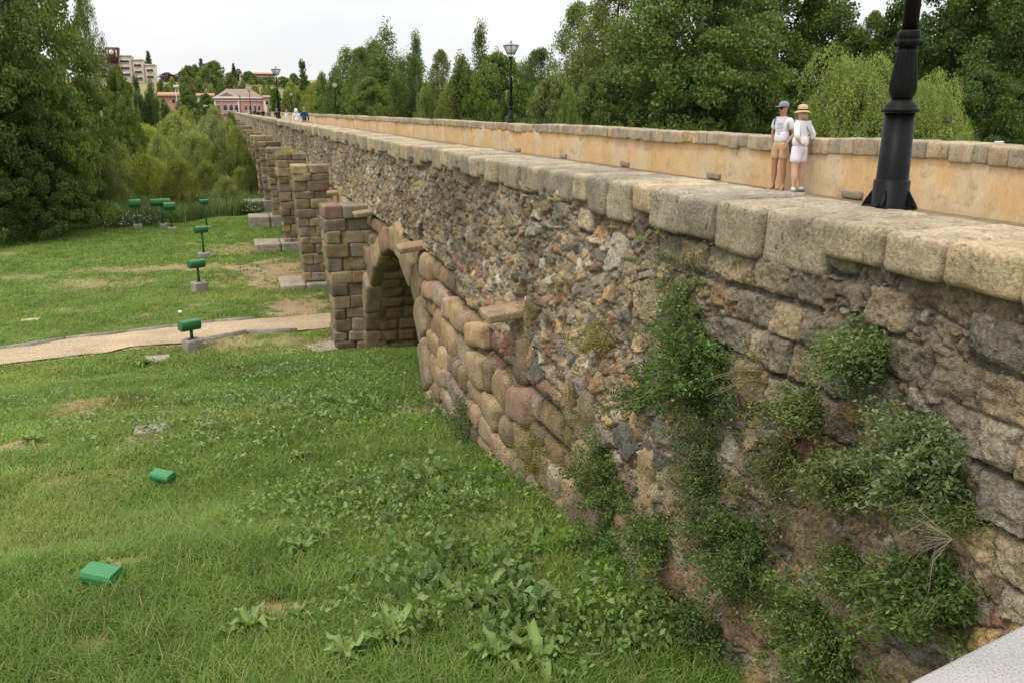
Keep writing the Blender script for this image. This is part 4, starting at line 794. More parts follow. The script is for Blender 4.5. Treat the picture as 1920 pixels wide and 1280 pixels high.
# dry roots hanging from the wall
mb = MB(); r = random.Random(4); p = onx(1785, 1010, XW-.03)
for i in range(26):
    a = r.uniform(2.6, 4.9); ln = r.uniform(.08, .26); e = p+np.array([-r.uniform(.02, .1), -math.cos(a)*ln, math.sin(a)*ln]); mb.tube([p, (p+e)/2+np.array([-.04, 0, .03]), e], [.0022, .0015, .0009], 4, (.24, .20, .15), False)
tag(mb.build('dry_roots', M_BARK), 'bundle of dry pale roots hanging from the wall above the granite parapet', 'roots')

r = np.random.RandomState(8); Pn = np.stack([r.normal(2.2, .12, 420), r.normal(32.2, .22, 420), np.full(420, 3.32)], 1)
V, Q, T_, c = blades(Pn, .42, .012, 1.3, 8, (.42, .32, .14)); tag(mesh_obj('dry_grass_tuft', V, [Q, T_], M_GRASS, None, c), 'straw coloured dry grass tuft growing on top of a bridge pier', 'plant')

# ------------------------------------------------------------------ street lamps
def lamp_post(loc, label, gusset=True):
    root = empty('street_lamp', loc, 0, label, 'street lamp', 'black iron street lamps on the bridge parapets')
    b = MB(); b.lathe([(.118, 0), (.118, .015), (.112, .018), (.112, .19), (.102, .195), (.099, .2), (.090, .635)], 40)
    b.lathe([(.135, 0.001), (.135, .022), (.12, .0225)], 40)
    b.lathe([(.093, .636), (.112, .64), (.115, .652), (.112, .662), (.100, .668), (.098, .685), (.087, .69), (.085, .70), (.070, .708), (.066, .722)], 40); b.build('base', M_BLACK, root, True).data.polygons.foreach_set
    for k in range(4):
        a = k*math.pi/2+.55; g = MB(); d = np.array([math.cos(a), math.sin(a)]); s = np.array([-d[1], d[0]])*.009; V = []
        for q in (-1, 1):
            for (rr, zz) in ((.108, .005), (.168, .005), (.168, .03), (.111, .13), (.108, .13)): V.append([d[0]*rr+s[0]*q, d[1]*rr+s[1]*q, zz])
        g.add(V, [[i, (i+1) % 5, 5+(i+1) % 5, 5+i] for i in range(5)]); g.add(np.array(V), [[4, 3, 2, 1, 0], [5, 6, 7, 8, 9]]); c = d*.155
        M = np.eye(4); M[:2, 0] = d; M[:2, 1] = [-d[1], d[0]]
        g.box((.11, -.035, 0.002), (.168, .035, .018), None, M); g.lathe([(.013, .016), (.013, .04), (.006, .045)], 6, None, (c[0]-s[0]*3, c[1]-s[1]*3, 0)); g.build('gusset', M_BLACK, root)
    n = MB(); pr = [(.060, .722), (.066, .735), (.078, .76), (.082, .79), (.081, .83), (.075, .89), (.066, .96), (.058, 1.02), (.054, 1.05)]
    n.lathe(pr, 72, None, (0, 0, 0), (.77, 1.06, 14, .09)); n.lathe([(.056, 1.05), (.062, 1.06), (.074, 1.075), (.074, 1.09), (.066, 1.10), (.068, 1.105), (.068, 1.145), (.060, 1.155), (.05, 1.157)], 40)
    for k in range(8):
        a = k*math.pi/4; rblock(n, (.068*math.cos(a), .068*math.sin(a), 1.075), (.016, .016, .022), .015, (1, 1, 1), amp=0, tpl=T6)
    n.build('fluted_neck', M_BLACK, root, True)
    p = MB(); p.lathe([(.048, 1.15), (.045, 1.6), (.040, 1.9), (.046, 1.905), (.046, 1.93), (.038, 1.935), (.033, 2.7), (.05, 2.72), (.05, 2.75)], 24)
    for k in range(4):
        a = k*math.pi/2+math.pi/4; p.tube([(.03*math.cos(a), .03*math.sin(a), 2.73), (.10*math.cos(a), .10*math.sin(a), 2.80), (.155*math.cos(a), .155*math.sin(a), 2.87)], [.009, .008, .008], 6)
    p.build('pole', M_BLACK, root, True)
    ln = MB(); z0, z1 = 2.87, 3.22; a0, a1 = .115, .235
    for sx, sy in ((1, 1), (-1, 1), (-1, -1), (1, -1)): ln.tube([(sx*a0, sy*a0, z0), (sx*a1, sy*a1, z1)], .011, 6)
    for aa, zz in ((a0, z0), (a1, z1)):
        q = [(aa, aa, zz), (-aa, aa, zz), (-aa, -aa, zz), (aa, -aa, zz)]
        for i in range(4): ln.tube([q[i], q[(i+1) % 4]], .012, 6)
    fr = ln.build('lantern_frame', M_BLACK, root)
    r_ = MB(); e = .27; V = [(-e, -e, z1), (e, -e, z1), (e, e, z1), (-e, e, z1), (-.06, -.06, z1+.09), (.06, -.06, z1+.09), (.06, .06, z1+.09), (-.06, .06, z1+.09)]
    r_.add(V, [[0, 3, 2, 1], [4, 5, 6, 7], [0, 1, 5, 4], [1, 2, 6, 5], [2, 3, 7, 6], [3, 0, 4, 7]]); r_.lathe([(.045, z1+.085), (.045, z1+.15), (.06, z1+.155), (.03, z1+.18), (.012, z1+.19), (.018, z1+.21), (.004, z1+.235)], 12); r_.build('lantern_roof', m_lroof, root)
    g = MB(); e0, e1 = a0-.006, a1-.006; V = [(-e0, -e0, z0+.005), (e0, -e0, z0+.005), (e0, e0, z0+.005), (-e0, e0, z0+.005), (-e1, -e1, z1-.004), (e1, -e1, z1-.004), (e1, e1, z1-.004), (-e1, e1, z1-.004)]
    g.add(V, [[0, 3, 2, 1], [4, 5, 6, 7], [0, 1, 5, 4], [1, 2, 6, 5], [2, 3, 7, 6], [3, 0, 4, 7]]); g.build('lantern_glass', M_GLASS, root); return root
m_lroof = m_plain('lantern_roof_metal', (.30, .32, .28), .5)
pl = onz(1667, 387, 4.48); lamp0 = lamp_post((float(pl[0]), float(pl[1]), 4.468), 'large black iron lamp post with fluted neck bolted to the near parapet')
lamp0.scale = (.85, .85, .81)
dup(lamp0, (11.2, 33.6, 4.46), .5, .93, 'black street lamp with a pale four-sided lantern on the far parapet, against the sky')
dup(lamp0, (3.3, 53.5, 4.46), .4, .87, 'black street lamp on the near parapet, tallest one right of the pink building')
dup(lamp0, (11.2, 90, 4.46), .4, .93, 'distant street lamp on the far parapet in front of green trees')
dup(lamp0, (3.3, 103, 4.46), .4, .87, 'distant street lamp on the near parapet in front of the pink building, right one')
dup(lamp0, (3.3, 152, 4.46), .4, .87, 'tiny street lamp on the near parapet in front of the pink building, left one')
dup(lamp0, (11.2, 147, 4.46), .4, .93, 'tiny distant street lamp on the far parapet right of the pink building')

# ------------------------------------------------------------------ green floodlight housings
def housing(mb, W_, D_, H_, c=(.018, .125, .035)):
    h, dd = H_/2, D_/2; poly = [(-dd*.55, -h), (dd*.9, -h), (dd, -h*.7), (dd, h*.45), (dd*.78, h*.9), (dd*.5, h), (-dd*.5, h), (-dd*.78, h*.9), (-dd, h*.45), (-dd, -h*.2)]
    n0 = mb.n; mb.prism(poly, 0, -W_/2, W_/2, c); mb.box((-W_/2-.006, -dd*1.03, h*.38), (-W_/2+.012, dd*1.03, h*.46), c); mb.box((W_/2-.012, -dd*1.03, h*.38), (W_/2+.006, dd*1.03, h*.46), c)
def flood(x, y, W_, H_, ph, label, rz=0, blk=(.34, .30), zc=None, D_=None):
    z0 = .2
    for _ in range(10): p = onz(x, y, z0); z0 = float(gz(p[0], p[1]))
    root = empty('floodlight', (float(p[0]), float(p[1]), z0), rz, label, 'floodlight', 'green floodlight housings in the meadow'); bw, bh = blk
    b = MB(); rblock(b, (0, 0, bh/2-.06), (bw/2, bw/2, bh/2+.06), .02, (1, 1, 1), amp=.008, tpl=T6); b.build('concrete_block', M_CONC, root, True)
    p_ = MB(); p_.box((-.03, -.02, bh-.02), (.03, .02, bh+ph), (.018, .10, .03)); p_.box((-.07, -.06, bh-.0), (.07, .06, bh+.012), (.018, .10, .03)); p_.build('post', M_GREEN, root)
    h = MB(); housing(h, W_, D_ or H_*1.15, H_); o = h.build('housing', M_GREEN, root); o.location = (-.02, 0, bh+ph+H_/2-.02); o.rotation_euler = (.05, 0, 0)
    md = o.modifiers.new('b', 'BEVEL'); md.width = .012; md.segments = 2; md.limit_method = 'ANGLE'
    return root
flood(362, 655, .42, .22, .22, 'green box floodlight on a short post and concrete block beside the dirt path', .42, (.34, .24))
flood(375, 548, .42, .22, .42, 'green box floodlight with a tall weedy concrete block, nearest one beyond the path', .42, (.36, .30))
flood(383, 484, .44, .22, .72, 'green box floodlight on a thin post at the edge of the bare soil patch', .3, (.36, .20))
flood(388, 429, .36, .18, 1.0, 'smallest green box floodlight on a long thin post, nearest to the white flowers', .2, (.3, .12))
flood(323, 432, .46, .32, .75, 'green box floodlight overlapping the widest one, lower right of the pair', .15, (.36, .14))
flood(307, 427, .82, .30, .80, 'widest green box floodlight, second from the left at the meadow edge', 0, (.34, .18))
flood(259, 429, .46, .34, .72, 'leftmost green box floodlight at the meadow edge', .1, (.34, .20))
for (x, y, W_, H_, D_, rz, lb) in ((305, 893, .24, .11, .16, -.62, 'green floodlight housing lying in the grass, the farther of the two without posts'), (192, 1083, .26, .14, .18, -.55, 'green floodlight housing lying in the grass, nearest to the viewer at the lower left')):
    z0 = 1.
    for _ in range(10): p = onz(x, y, z0+.08); z0 = float(gz(p[0], p[1]))
    root = empty('floodlight', (float(p[0]), float(p[1]), z0), rz, lb, 'floodlight', 'green floodlight housings in the meadow')
    h = MB(); housing(h, W_, D_, H_, (.035, .19, .06)); o = h.build('housing', M_GREEN, root); o.location = (0, 0, H_/2+.03); o.rotation_euler = (.12, .07, 0); md = o.modifiers.new('b', 'BEVEL'); md.width = .022; md.segments = 3; md.limit_method = 'ANGLE'
    h = MB(); h.box((-.05, -.05, -.02), (.05, .05, .06), (.01, .06, .02)); h.build('bracket', M_GREEN, root)
# little things in the meadow
def stone_at(x, y, sx, sy, h, label, c=(.36, .32, .26)):
    z0 = .3
    for _ in range(10): p = onz(x, y, z0); z0 = float(gz(p[0], p[1]))
    mb = MB(); rblock(mb, (0, 0, 0), (sx, sy, h), h*.8, c, amp=.03, fr=4); o = mb.build('flat_stone', M_BLK, None, True); o.location = (float(p[0]), float(p[1]), z0+h*.3); tag(o, label, 'stone', 'flat stones in the meadow')
stone_at(292, 676, .28, .22, .05, 'flat grey stone in the grass left of the floodlight by the path'); stone_at(282, 808, .2, .14, .045, 'flat stone on bare soil in the middle of the near meadow')
stone_at(57, 601, .2, .08, .03, 'pale flat stone beyond the path near the left edge', (.6, .5, .4))
p = onz(338, 588, .03); mb = MB(); mb.add([(-.06, 0, .02), (.05, -.03, .03), (.09, .02, .10), (-.03, .05, .13), (-.09, .01, .09)], [[0, 1, 2, 3, 4]], (.75, .75, .75)); mb.add([(-.05, 0, .12), (.0, -.05, .05), (.06, .03, .02)], [[0, 1, 2]], (.7, .7, .72))
o = mb.build('litter', M_ATTR); o.location = p; o.scale = (.6,)*3; md = o.modifiers.new('s', 'SOLIDIFY'); md.thickness = .004; tag(o, 'scrap of white litter in the grass beyond the path', 'litter')
mb = MB(); mb.tube([(0, 0, .06), (.15, .1, .12), (.33, .16, .10)], [.014, .011, .006], 6, (.35, .28, .2)); mb.tube([(.15, .1, .12), (.2, .2, .2)], [.008, .003], 5, (.35, .28, .2)); p = onz(366, 840, .75); o = mb.build('fallen_branch', M_BARK); o.location = (p[0], p[1], float(gz(p[0], p[1]))); tag(o, 'small bare fallen branch lying in the grass', 'branch')
# white box on a thin post beyond the far parapet
p = ony(1873, 268, 16.5); rt = empty('small_floodlight', (float(p[0]), 16.5, float(p[2])), 0, 'small white box on a thin post behind the far parapet at the right edge', 'floodlight'); rt.rotation_euler = (0, 0, -.6)
mb = MB(); housing(mb, .19, .10, .07, (.62, .63, .6)); mb.build('housing', M_ATTR, rt); mb = MB(); mb.tube([(0, 0, -4.6), (0, 0, -.03)], .014, 8, (.2, .2, .2)); mb.build('post', M_ATTR, rt)

# ------------------------------------------------------------------ people
def bake(o):
    bpy.context.view_layer.update(); dg = bpy.context.evaluated_depsgraph_get(); me = bpy.data.meshes.new_from_object(o.evaluated_get(dg)); o.modifiers.clear(); o.data = me; me.polygons.foreach_set('use_smooth', np.ones(len(me.polygons), bool)); return o
def skin(name, nodes, edges, root_n, mat, parent, sub=2):
    ks = list(nodes); bm = bmesh.new(); ly = bm.verts.layers.skin.verify(); vs = {}
    for k in ks:
        v = bm.verts.new(nodes[k][:3]); r = nodes[k][3]; r = r if hasattr(r, '__len__') else (r, r); v[ly].radius = r; v[ly].use_root = (k == root_n); vs[k] = v
    for a, b in edges: bm.edges.new((vs[a], vs[b]))
    me = bpy.data.meshes.new(name); bm.to_mesh(me); bm.free(); me.materials.append(mat); o = bpy.data.objects.new(name, me); COL.objects.link(o)
    m = o.modifiers.new('skin', 'SKIN'); m.use_smooth_shade = True; m.branch_smoothing = .6; s = o.modifiers.new('sub', 'SUBSURF'); s.levels = sub; s.render_levels = sub; bake(o); o.parent = parent; return o
def lerp(a, b, t): return tuple(np.array(a)*(1-t)+np.array(b)*t)
def sheet_loft(name, rings, mat, parent, n=20, close=False, thick=0):
    """rings: list of (center, rx, ry, optional fn)"""
    mb = MB(); V = []
    for (c, rx, ry) in rings:
        t = np.arange(n)*2*math.pi/n; fold = 1+.025*np.sin(t*5+c[2]*20); V.append(np.stack([c[0]+rx*np.cos(t)*fold, c[1]+ry*np.sin(t)*fold, np.full(n, c[2])], 1))
    m = len(rings); F_ = [[i*n+j, i*n+(j+1) % n, (i+1)*n+(j+1) % n, (i+1)*n+j] for i in range(m-1) for j in range(n)]; mb.add(np.concatenate(V), F_)
    if close: mb.F.setdefault(n, []).append(np.array([list(range(n))[::-1]])); mb.F[n].append(np.array([[(m-1)*n+j for j in range(n)]]))
    return mb.build(name, mat, parent, True)
_mc = {}
def cm(c, rough=.8):
    k = tuple(c)+(rough,)
    if k not in _mc: _mc[k] = m_plain('cloth_%d' % len(_mc), c, rough, 0, .06, 25, .25, .15)
    return _mc[k]
def person(loc, rz, label, H, J, top, bottom, skin_c, shoes, group, headrot=0., sleeve='short', hair=(.25, .2, .15), long_shorts=False, detail=2, trousers=False, girth=1., hood=False):
    """J: joint overrides for a 1.75 m figure that faces -Y; x+ is the figure's left"""
    root = empty('person', loc, rz, label, 'person', group); root.scale = (H/1.75,)*3; Ms = cm(skin_c, .55); Mt = cm(top); Mb = cm(bottom)
    P = dict(pel=(0, 0, .96), waist=(0, .005, 1.10), chest=(0, .01, 1.30), up=(0, .015, 1.42), neck=(0, .0, 1.50), head=(0, -.012, 1.58), crown=(0, -.005, 1.675), shL=(.165, .01, 1.41), elL=(.24, .03, 1.14), wrL=(.25, -.04, .90), shR=(-.165, .01, 1.41), elR=(-.24, .03, 1.14), wrR=(-.25, -.04, .90),
             hpL=(.09, 0, .90), knL=(.11, -.01, .49), anL=(.12, .02, .085), toL=(.14, -.13, .04), hpR=(-.09, 0, .90), knR=(-.11, -.01, .49), anR=(-.12, .02, .085), toR=(-.14, -.13, .04)); P.update(J); g = girth
    n = {'pel': (*P['pel'], .115*g), 'waist': (*P['waist'], .11*g), 'chest': (*P['chest'], .125*g), 'up': (P['up'][0], P['up'][1], P['up'][2]-.04, .07), 'neck': (*P['neck'], .052), 'head': (*P['head'], (.080, .092)), 'crown': (*P['crown'], (.086, .104))}
    e = [('pel', 'waist'), ('waist', 'chest'), ('chest', 'up'), ('up', 'neck'), ('neck', 'head'), ('head', 'crown')]
    hd = Matrix.Rotation(headrot, 3, 'Z'); hc = Vector(P['head'])
    def hp(x, y, z): q = hd@Vector((x, y, z)); return (hc.x+q.x, hc.y+q.y, hc.z+q.z)
    for S, sg in (('L', 1), ('R', -1)):
        sh, el, wr = P['sh'+S], P['el'+S], P['wr'+S]
        n.update({'sh'+S: (*sh, .058), 'ua'+S: (*lerp(sh, el, .5), .048), 'el'+S: (*el, .039), 'fa'+S: (*lerp(el, wr, .35), .038), 'wr'+S: (*wr, .024)}); e += [('up', 'sh'+S), ('sh'+S, 'ua'+S), ('ua'+S, 'el'+S), ('el'+S, 'fa'+S), ('fa'+S, 'wr'+S)]
        d = Vector(P.get('hd'+S, tuple(np.array(wr)-np.array(lerp(el, wr, .3))))).normalized(); sd = d.cross(Vector((0, 1, .3))).normalized(); pm = Vector(wr)+d*.075
        n['pa'+S] = (*pm, (.034, .020)); e.append(('wr'+S, 'pa'+S))
        if detail > 1:
            nm = d.cross(sd).normalized()
            for i, (off, ln) in enumerate(((-.028, .062), (-.009, .074), (.010, .070), (.027, .055))):
                a = pm+sd*off+d*.028; b = a+d*ln*.55+nm*.006; c = a+d*ln*.9+nm*.022*1
                n['f%d%s' % (i, S)] = (*a, .0095); n['g%d%s' % (i, S)] = (*b, .0088); n['h%d%s' % (i, S)] = (*c, .007); e += [('pa'+S, 'f%d%s' % (i, S)), ('f%d%s' % (i, S), 'g%d%s' % (i, S)), ('g%d%s' % (i, S), 'h%d%s' % (i, S))]
            a = Vector(wr)+d*.035+sd*-.034; n['t0'+S] = (*a, .011); n['t1'+S] = (*(a+d*.04-sd*.018), .009); e += [('wr'+S, 't0'+S), ('t0'+S, 't1'+S)]
        hp_, kn, an, to = P['hp'+S], P['kn'+S], P['an'+S], P['to'+S]
        n.update({'hp'+S: (*hp_, .092*g), 'th'+S: (*lerp(hp_, kn, .45), .078*g), 'kn'+S: (*kn, .058*g), 'ca'+S: (*tuple(np.array(lerp(kn, an, .3))+[0, .015, 0]), .064*g), 'sn'+S: (*lerp(kn, an, .75), .036), 'an'+S: (*an, .036), 'he'+S: (*(np.array(an)+[0, .035, -.045]), .03), 'to'+S: (*lerp(an, to, .65)[:2], .035, .034), 'tp'+S: (to[0], to[1], .022, .022)})
        e += [('pel', 'hp'+S), ('hp'+S, 'th'+S), ('th'+S, 'kn'+S), ('kn'+S, 'ca'+S), ('ca'+S, 'sn'+S), ('sn'+S, 'an'+S), ('an'+S, 'he'+S), ('an'+S, 'to'+S), ('to'+S, 'tp'+S)]
    body = skin('body', n, e, 'pel', Ms, root, 2 if detail > 1 else 1)
    if detail > 1:      # nose, ears, mouth folded into the body mesh
        bm = bmesh.new(); bm.from_mesh(body.data)
        for (x, y, z, sx, sy, sz) in ((0, -.088, .035, .011, .018, .020), (.077, .0, .035, .009, .018, .028), (-.077, 0, .035, .009, .018, .028), (0, -.082, -.005, .022, .008, .008), (0, -.075, -.035, .022, .016, .014)):
            ret = bmesh.ops.create_icosphere(bm, subdivisions=2, radius=1)
            for v in ret['verts']: v.co = Vector(hp(x+v.co.x*sx, y+v.co.y*sy, z+v.co.z*sz))
        bm.to_mesh(body.data); bm.free(); body.data.polygons.foreach_set('use_smooth', np.ones(len(body.data.polygons), bool))
    # top
    n2 = {'hem': (P['pel'][0], P['pel'][1], P['pel'][2]-.05, (.165*g, .145*g)), 'waist': (*P['waist'], (.158*g, .14*g)), 'chest': (*P['chest'], (.160*g, .135*g)), 'up': (P['up'][0], P['up'][1], P['up'][2]-.075, (.135, .118)), 'col': (P['neck'][0], P['neck'][1], P['neck'][2]-.035, .070)}
    e2 = [('hem', 'waist'), ('waist', 'chest'), ('chest', 'up'), ('up', 'col')]
    for S in 'LR':
        sh, el, wr = P['sh'+S], P['el'+S], P['wr'+S]; n2['sh'+S] = (sh[0], sh[1], sh[2]+.002, .084); e2.append(('up', 'sh'+S))
        n2['s1'+S] = (*lerp(sh, el, .45), .070); e2.append(('sh'+S, 's1'+S))
        if sleeve == 'short': n2['s2'+S] = (*lerp(sh, el, .72), .066); e2.append(('s1'+S, 's2'+S))
        else: n2['s2'+S] = (*el, .058); n2['s3'+S] = (*lerp(el, wr, .5 if sleeve == 'mid' else .95), .048 if sleeve == 'mid' else .04); e2 += [('s1'+S, 's2'+S), ('s2'+S, 's3'+S)]
    skin('shirt' if sleeve == 'short' else 'jacket' if hood else 'sweater', n2, e2, 'chest', Mt, root, 2)
    # bottom
    n3 = {'w': (P['pel'][0], P['pel'][1], P['pel'][2]+.09, (.145*g, .125*g)), 'pel': (P['pel'][0], P['pel'][1], P['pel'][2]-.02, (.160*g, .135*g))}; e3 = [('w', 'pel')]
    for S in 'LR':
        hp_, kn, an = P['hp'+S], P['kn'+S], P['an'+S]; n3['a'+S] = (*lerp(hp_, kn, .12), .105*g); n3['b'+S] = (*lerp(hp_, kn, .45), .103*g); n3['c'+S] = (*lerp(hp_, kn, .70 if not trousers else .9), .100*g if not trousers else .075); e3 += [('pel', 'a'+S), ('a'+S, 'b'+S), ('b'+S, 'c'+S)]
        if trousers: n3['d'+S] = (*an, .06); e3.append(('c'+S, 'd'+S))
    skin('trousers' if trousers else 'shorts', n3, e3, 'pel', Mb, root, 2)
    for S in 'LR':
        an, to = np.array(P['an'+S]), np.array(P['to'+S]); d = to[:2]-an[:2]; a = math.atan2(d[0], -d[1]); mb = MB()
        if shoes == 'sandals': rblock(mb, (an[0]+d[0]*.42, an[1]+d[1]*.42, .007), (.046, .135, .007), .006, (.1, .08, .07), (0, 0, a), amp=0, tpl=T6); mb.tube([(an[0]+d[0]*.75-.045, an[1]+d[1]*.6, .02), (an[0]+d[0]*.8, an[1]+d[1]*.75, .065), (an[0]+d[0]*.75+.045, an[1]+d[1]*.6, .02)], .008, 6, (.1, .08, .07)); mb.build('sandal', M_ATTR, root, True)
        else:
            rblock(mb, (an[0]+d[0]*.42, an[1]+d[1]*.42, .012), (.052, .145, .014), .012, (.7, .7, .7) if shoes == 'sneakers' else (.05, .05, .05), (0, 0, a), amp=0, tpl=T9); rblock(mb, (an[0]+d[0]*.40, an[1]+d[1]*.40, .05), (.048, .135, .035), .034, (.13, .15, .17) if shoes == 'sneakers' else (.03, .03, .03), (.12, 0, a), amp=.002, tpl=T9); mb.build('shoe', M_ATTR, root, True)
            if shoes == 'sneakers': mb = MB(); mb.lathe([(.042, .07), (.043, .13), (.038, .135)], 14, (.75, .75, .75), (an[0], an[1]+.005, 0)); mb.build('sock', M_ATTR, root, True)
    # hair
    if not hood:
        bm = bmesh.new(); bmesh.ops.create_icosphere(bm, subdivisions=3, radius=1); me = bpy.data.meshes.new('hair')
        for v in bm.verts:
            w_ = 1+.03*math.sin(v.co.x*9+v.co.z*7); c = v.co; z = c.z*.098 if c.z > -.1 else c.z*.07; v.co = Vector(hp(c.x*.083*w_, c.y*.100*w_+.012, z+.075))
        dl = [v for v in bm.verts if (hd.inverted()@(v.co-hc)).y < -.055 and (v.co-hc).z < .10]; bmesh.ops.delete(bm, geom=dl, context='VERTS'); bm.to_mesh(me); bm.free(); me.materials.append(cm(hair)); o = bpy.data.objects.new('hair', me); COL.objects.link(o); o.parent = root; me.polygons.foreach_set('use_smooth', np.ones(len(me.polygons), bool))
    else:
        mb = MB(); rblock(mb, (P['head'][0], P['head'][1]+.02, P['head'][2]+.03), (.105, .115, .15), .1, (1, 1, 1), amp=.004); mb.build('hood', Mt, root, True)
    return root, P, hp, n
def part_skin(name, pts, mat, root, sub=1):
    nodes = {i: p for i, p in enumerate(pts)}; return skin(name, nodes, [(i, i+1) for i in range(len(pts)-1)], 0, mat, root, sub)
gp_ = 'couple standing on the bridge'
# man: white T-shirt, tan shorts, grey cap, sunglasses
pm = onz(1457, 358.5, 3.405)
man, P, hp, _n = person((float(pm[0]), float(pm[1]), 3.405), -math.radians(70), 'man in grey cap, white striped T-shirt and tan shorts', 1.74,
    dict(elL=(.235, .07, 1.13), wrL=(.19, -.08, .95), hdL=(-.25, -.5, -.8), elR=(-.25, .06, 1.14), wrR=(-.215, .10, .90), knL=(.10, -.02, .49), anL=(.11, .02, .085), toL=(.16, -.12, .04), hpR=(-.09, 0, .9), knR=(-.115, .0, .49), anR=(-.12, .03, .085), toR=(-.17, -.11, .04)),
    (.66, .66, .70), (.50, .35, .19), (.42, .22, .14), 'sandals', gp_, headrot=-.3, hair=(.16, .13, .11), girth=1.04)
def cap(root, hp, c=(.22, .22, .24)):
    mb = MB(); n = 20; V = []; rings = [(.0, 1.0), (.03, 1.02), (.06, .94), (.085, .72), (.10, .40), (.106, .05)]
    for (z, s) in rings:
        for j in range(n): t = j*2*math.pi/n; V.append(hp(math.cos(t)*.090*s, math.sin(t)*.107*s+.008, z+.085))
    mb.add(V, [[i*n+j, i*n+(j+1) % n, (i+1)*n+(j+1) % n, (i+1)*n+j] for i in range(len(rings)-1) for j in range(n)], c)
    V = []
    for q in (0, .008):
        for (x, y, z) in ((-.080, -.055, .088), (-.075, -.12, .080), (-.045, -.165, .074), (0, -.18, .073), (.045, -.165, .074), (.075, -.12, .080), (.080, -.055, .088)): V.append(hp(x, y, z+q))
    mb.add(V, [[i, i+1, 8+i, 7+i] for i in range(6)], c); k = mb.n-14; mb.F.setdefault(7, []).append(np.array([[k+6-i for i in range(7)]])); mb.F[7].append(np.array([[k+7+i for i in range(7)]]))
    return mb.build('cap', M_ATTR, root, True)
cap(man, hp)
def shades(root, hp):
    mb = MB()
    for sx in (-1, 1):
        V = [hp(sx*.008, -.092, .066), hp(sx*.055, -.086, .066), hp(sx*.072, -.066, .062), hp(sx*.068, -.068, .036), hp(sx*.04, -.090, .030), hp(sx*.012, -.095, .040)]; V2 = [hp(sx*.008, -.084, .066), hp(sx*.055, -.078, .066), hp(sx*.066, -.060, .062), hp(sx*.062, -.062, .036), hp(sx*.04, -.080, .030), hp(sx*.012, -.086, .040)]
        k = mb.n; mb.add(V+V2, [[i, (i+1) % 6, 6+(i+1) % 6, 6+i] for i in range(6)], (.012, .012, .012)); mb.F.setdefault(6, []).append(np.array([[k+i for i in range(6)]])); mb.F[6].append(np.array([[k+11-i for i in range(6)]]))
        mb.tube([hp(sx*.070, -.066, .058), hp(sx*.080, 0, .056)], .004, 5, (.012, .012, .012))
    mb.tube([hp(-.01, -.092, .060), hp(.01, -.092, .060)], .004, 5, (.012, .012, .012)); return mb.build('sunglasses', M_ATTR, root)
shades(man, hp)
# stripes printed on the shirt front
mb = MB()
for i in range(9):
    z = 1.335-i*.026; hw = (.075 if i < 7 else .045); V = []
    ts = np.linspace(-hw+(.012 if i % 2 else 0), hw, 7)
    for q in (0, .010):
        for t in ts: V.append([t, -.1475*1.0+.75*t*t-.0+(0.0+.004*abs(i-3)*.3), z+q])
    mb.add(V, [[j, j+1, 8+j, 7+j] for j in range(6)], (.22, .25, .30))
pr_ = mb.build('shirt_print', M_ATTR, man); sh_ = [c for c in man.children if c.name.startswith('shirt') and c is not pr_][0]; m_ = pr_.modifiers.new('w', 'SHRINKWRAP'); m_.target = sh_; m_.wrap_method = 'PROJECT'; m_.use_project_y = True; m_.use_project_z = False; m_.use_negative_direction = True; m_.use_positive_direction = True; m_.offset = .003; bake(pr_)
part_skin('bag_strap', [(-.14, -.085, 1.30, .013), (-.135, -.075, 1.43, .013), (-.12, .05, 1.475, .013), (-.12, .14, 1.36, .013), (-.13, .155, 1.15, .013)], cm((.05, .055, .06)), man); mb = MB(); rblock(mb, (-.10, .20, 1.10), (.14, .06, .19), .05, (.05, .055, .065), amp=.006); mb.build('backpack', M_ATTR, man, True)
# woman: white sweater, white shorts, straw hat
pw = onz(1492, 364, 3.405)
wom, P, hp, _n = person((float(pw[0]), float(pw[1]), 3.405), -math.radians(36+128), 'woman in straw hat, white sweater and white shorts seen from behind with hands on hips', 1.66,
    dict(elL=(.30, .13, 1.17), wrL=(.17, .12, 1.02), hdL=(-1, .1, -.1), elR=(-.31, .08, 1.17), wrR=(-.19, -.03, 1.03), hdR=(.8, -.5, -.2), knL=(.11, -.0, .49), knR=(-.11, -.02, .49), anL=(.14, .03, .085), anR=(-.13, .02, .085), toL=(.2, -.10, .04), toR=(-.16, -.12, .04)),
    (.72, .71, .74), (.70, .68, .76), (.58, .36, .26), 'sneakers', gp_, headrot=.25, sleeve='mid', hair=(.42, .33, .20), girth=1.2)
shades(wom, hp)
def straw_hat(root, hp):
    mb = MB(); n = 28; V = []; rings = [(.165, .045, 0), (.130, .072, 0), (.098, .083, 0), (.094, .10, 1), (.092, .135, 0), (.088, .165, 0), (.072, .19, 0), (.035, .203, 0), (.004, .205, 0)]; C = []
    for i, (r, z, bnd) in enumerate(rings):
        for j in range(n): t = j*2*math.pi/n; V.append(hp(math.cos(t)*r, math.sin(t)*r*1.08+.005, z+(.012*math.sin(2*t+.5)-.0 if i < 2 else 0)))
    mb.add(V, [[i*n+j, i*n+(j+1) % n, (i+1)*n+(j+1) % n, (i+1)*n+j] for i in range(len(rings)-1) for j in range(n)], (.52, .38, .20)); hat = mb.build('straw_hat', M_ATTR, root, True); m = hat.modifiers.new('s', 'SOLIDIFY'); m.thickness = .006
    mb = MB(); V = []
    for z, r in ((.086, .1005), (.112, .097)):
        for j in range(n): t = j*2*math.pi/n; V.append(hp(math.cos(t)*r, math.sin(t)*r*1.08+.005, z))
    mb.add(V, [[j, (j+1) % n, n+(j+1) % n, n+j] for j in range(n)], (.02, .018, .018)); mb.build('hat_band', M_ATTR, hat.parent and root, True)
straw_hat(wom, hp)
mb = MB()  # long hair at the neck
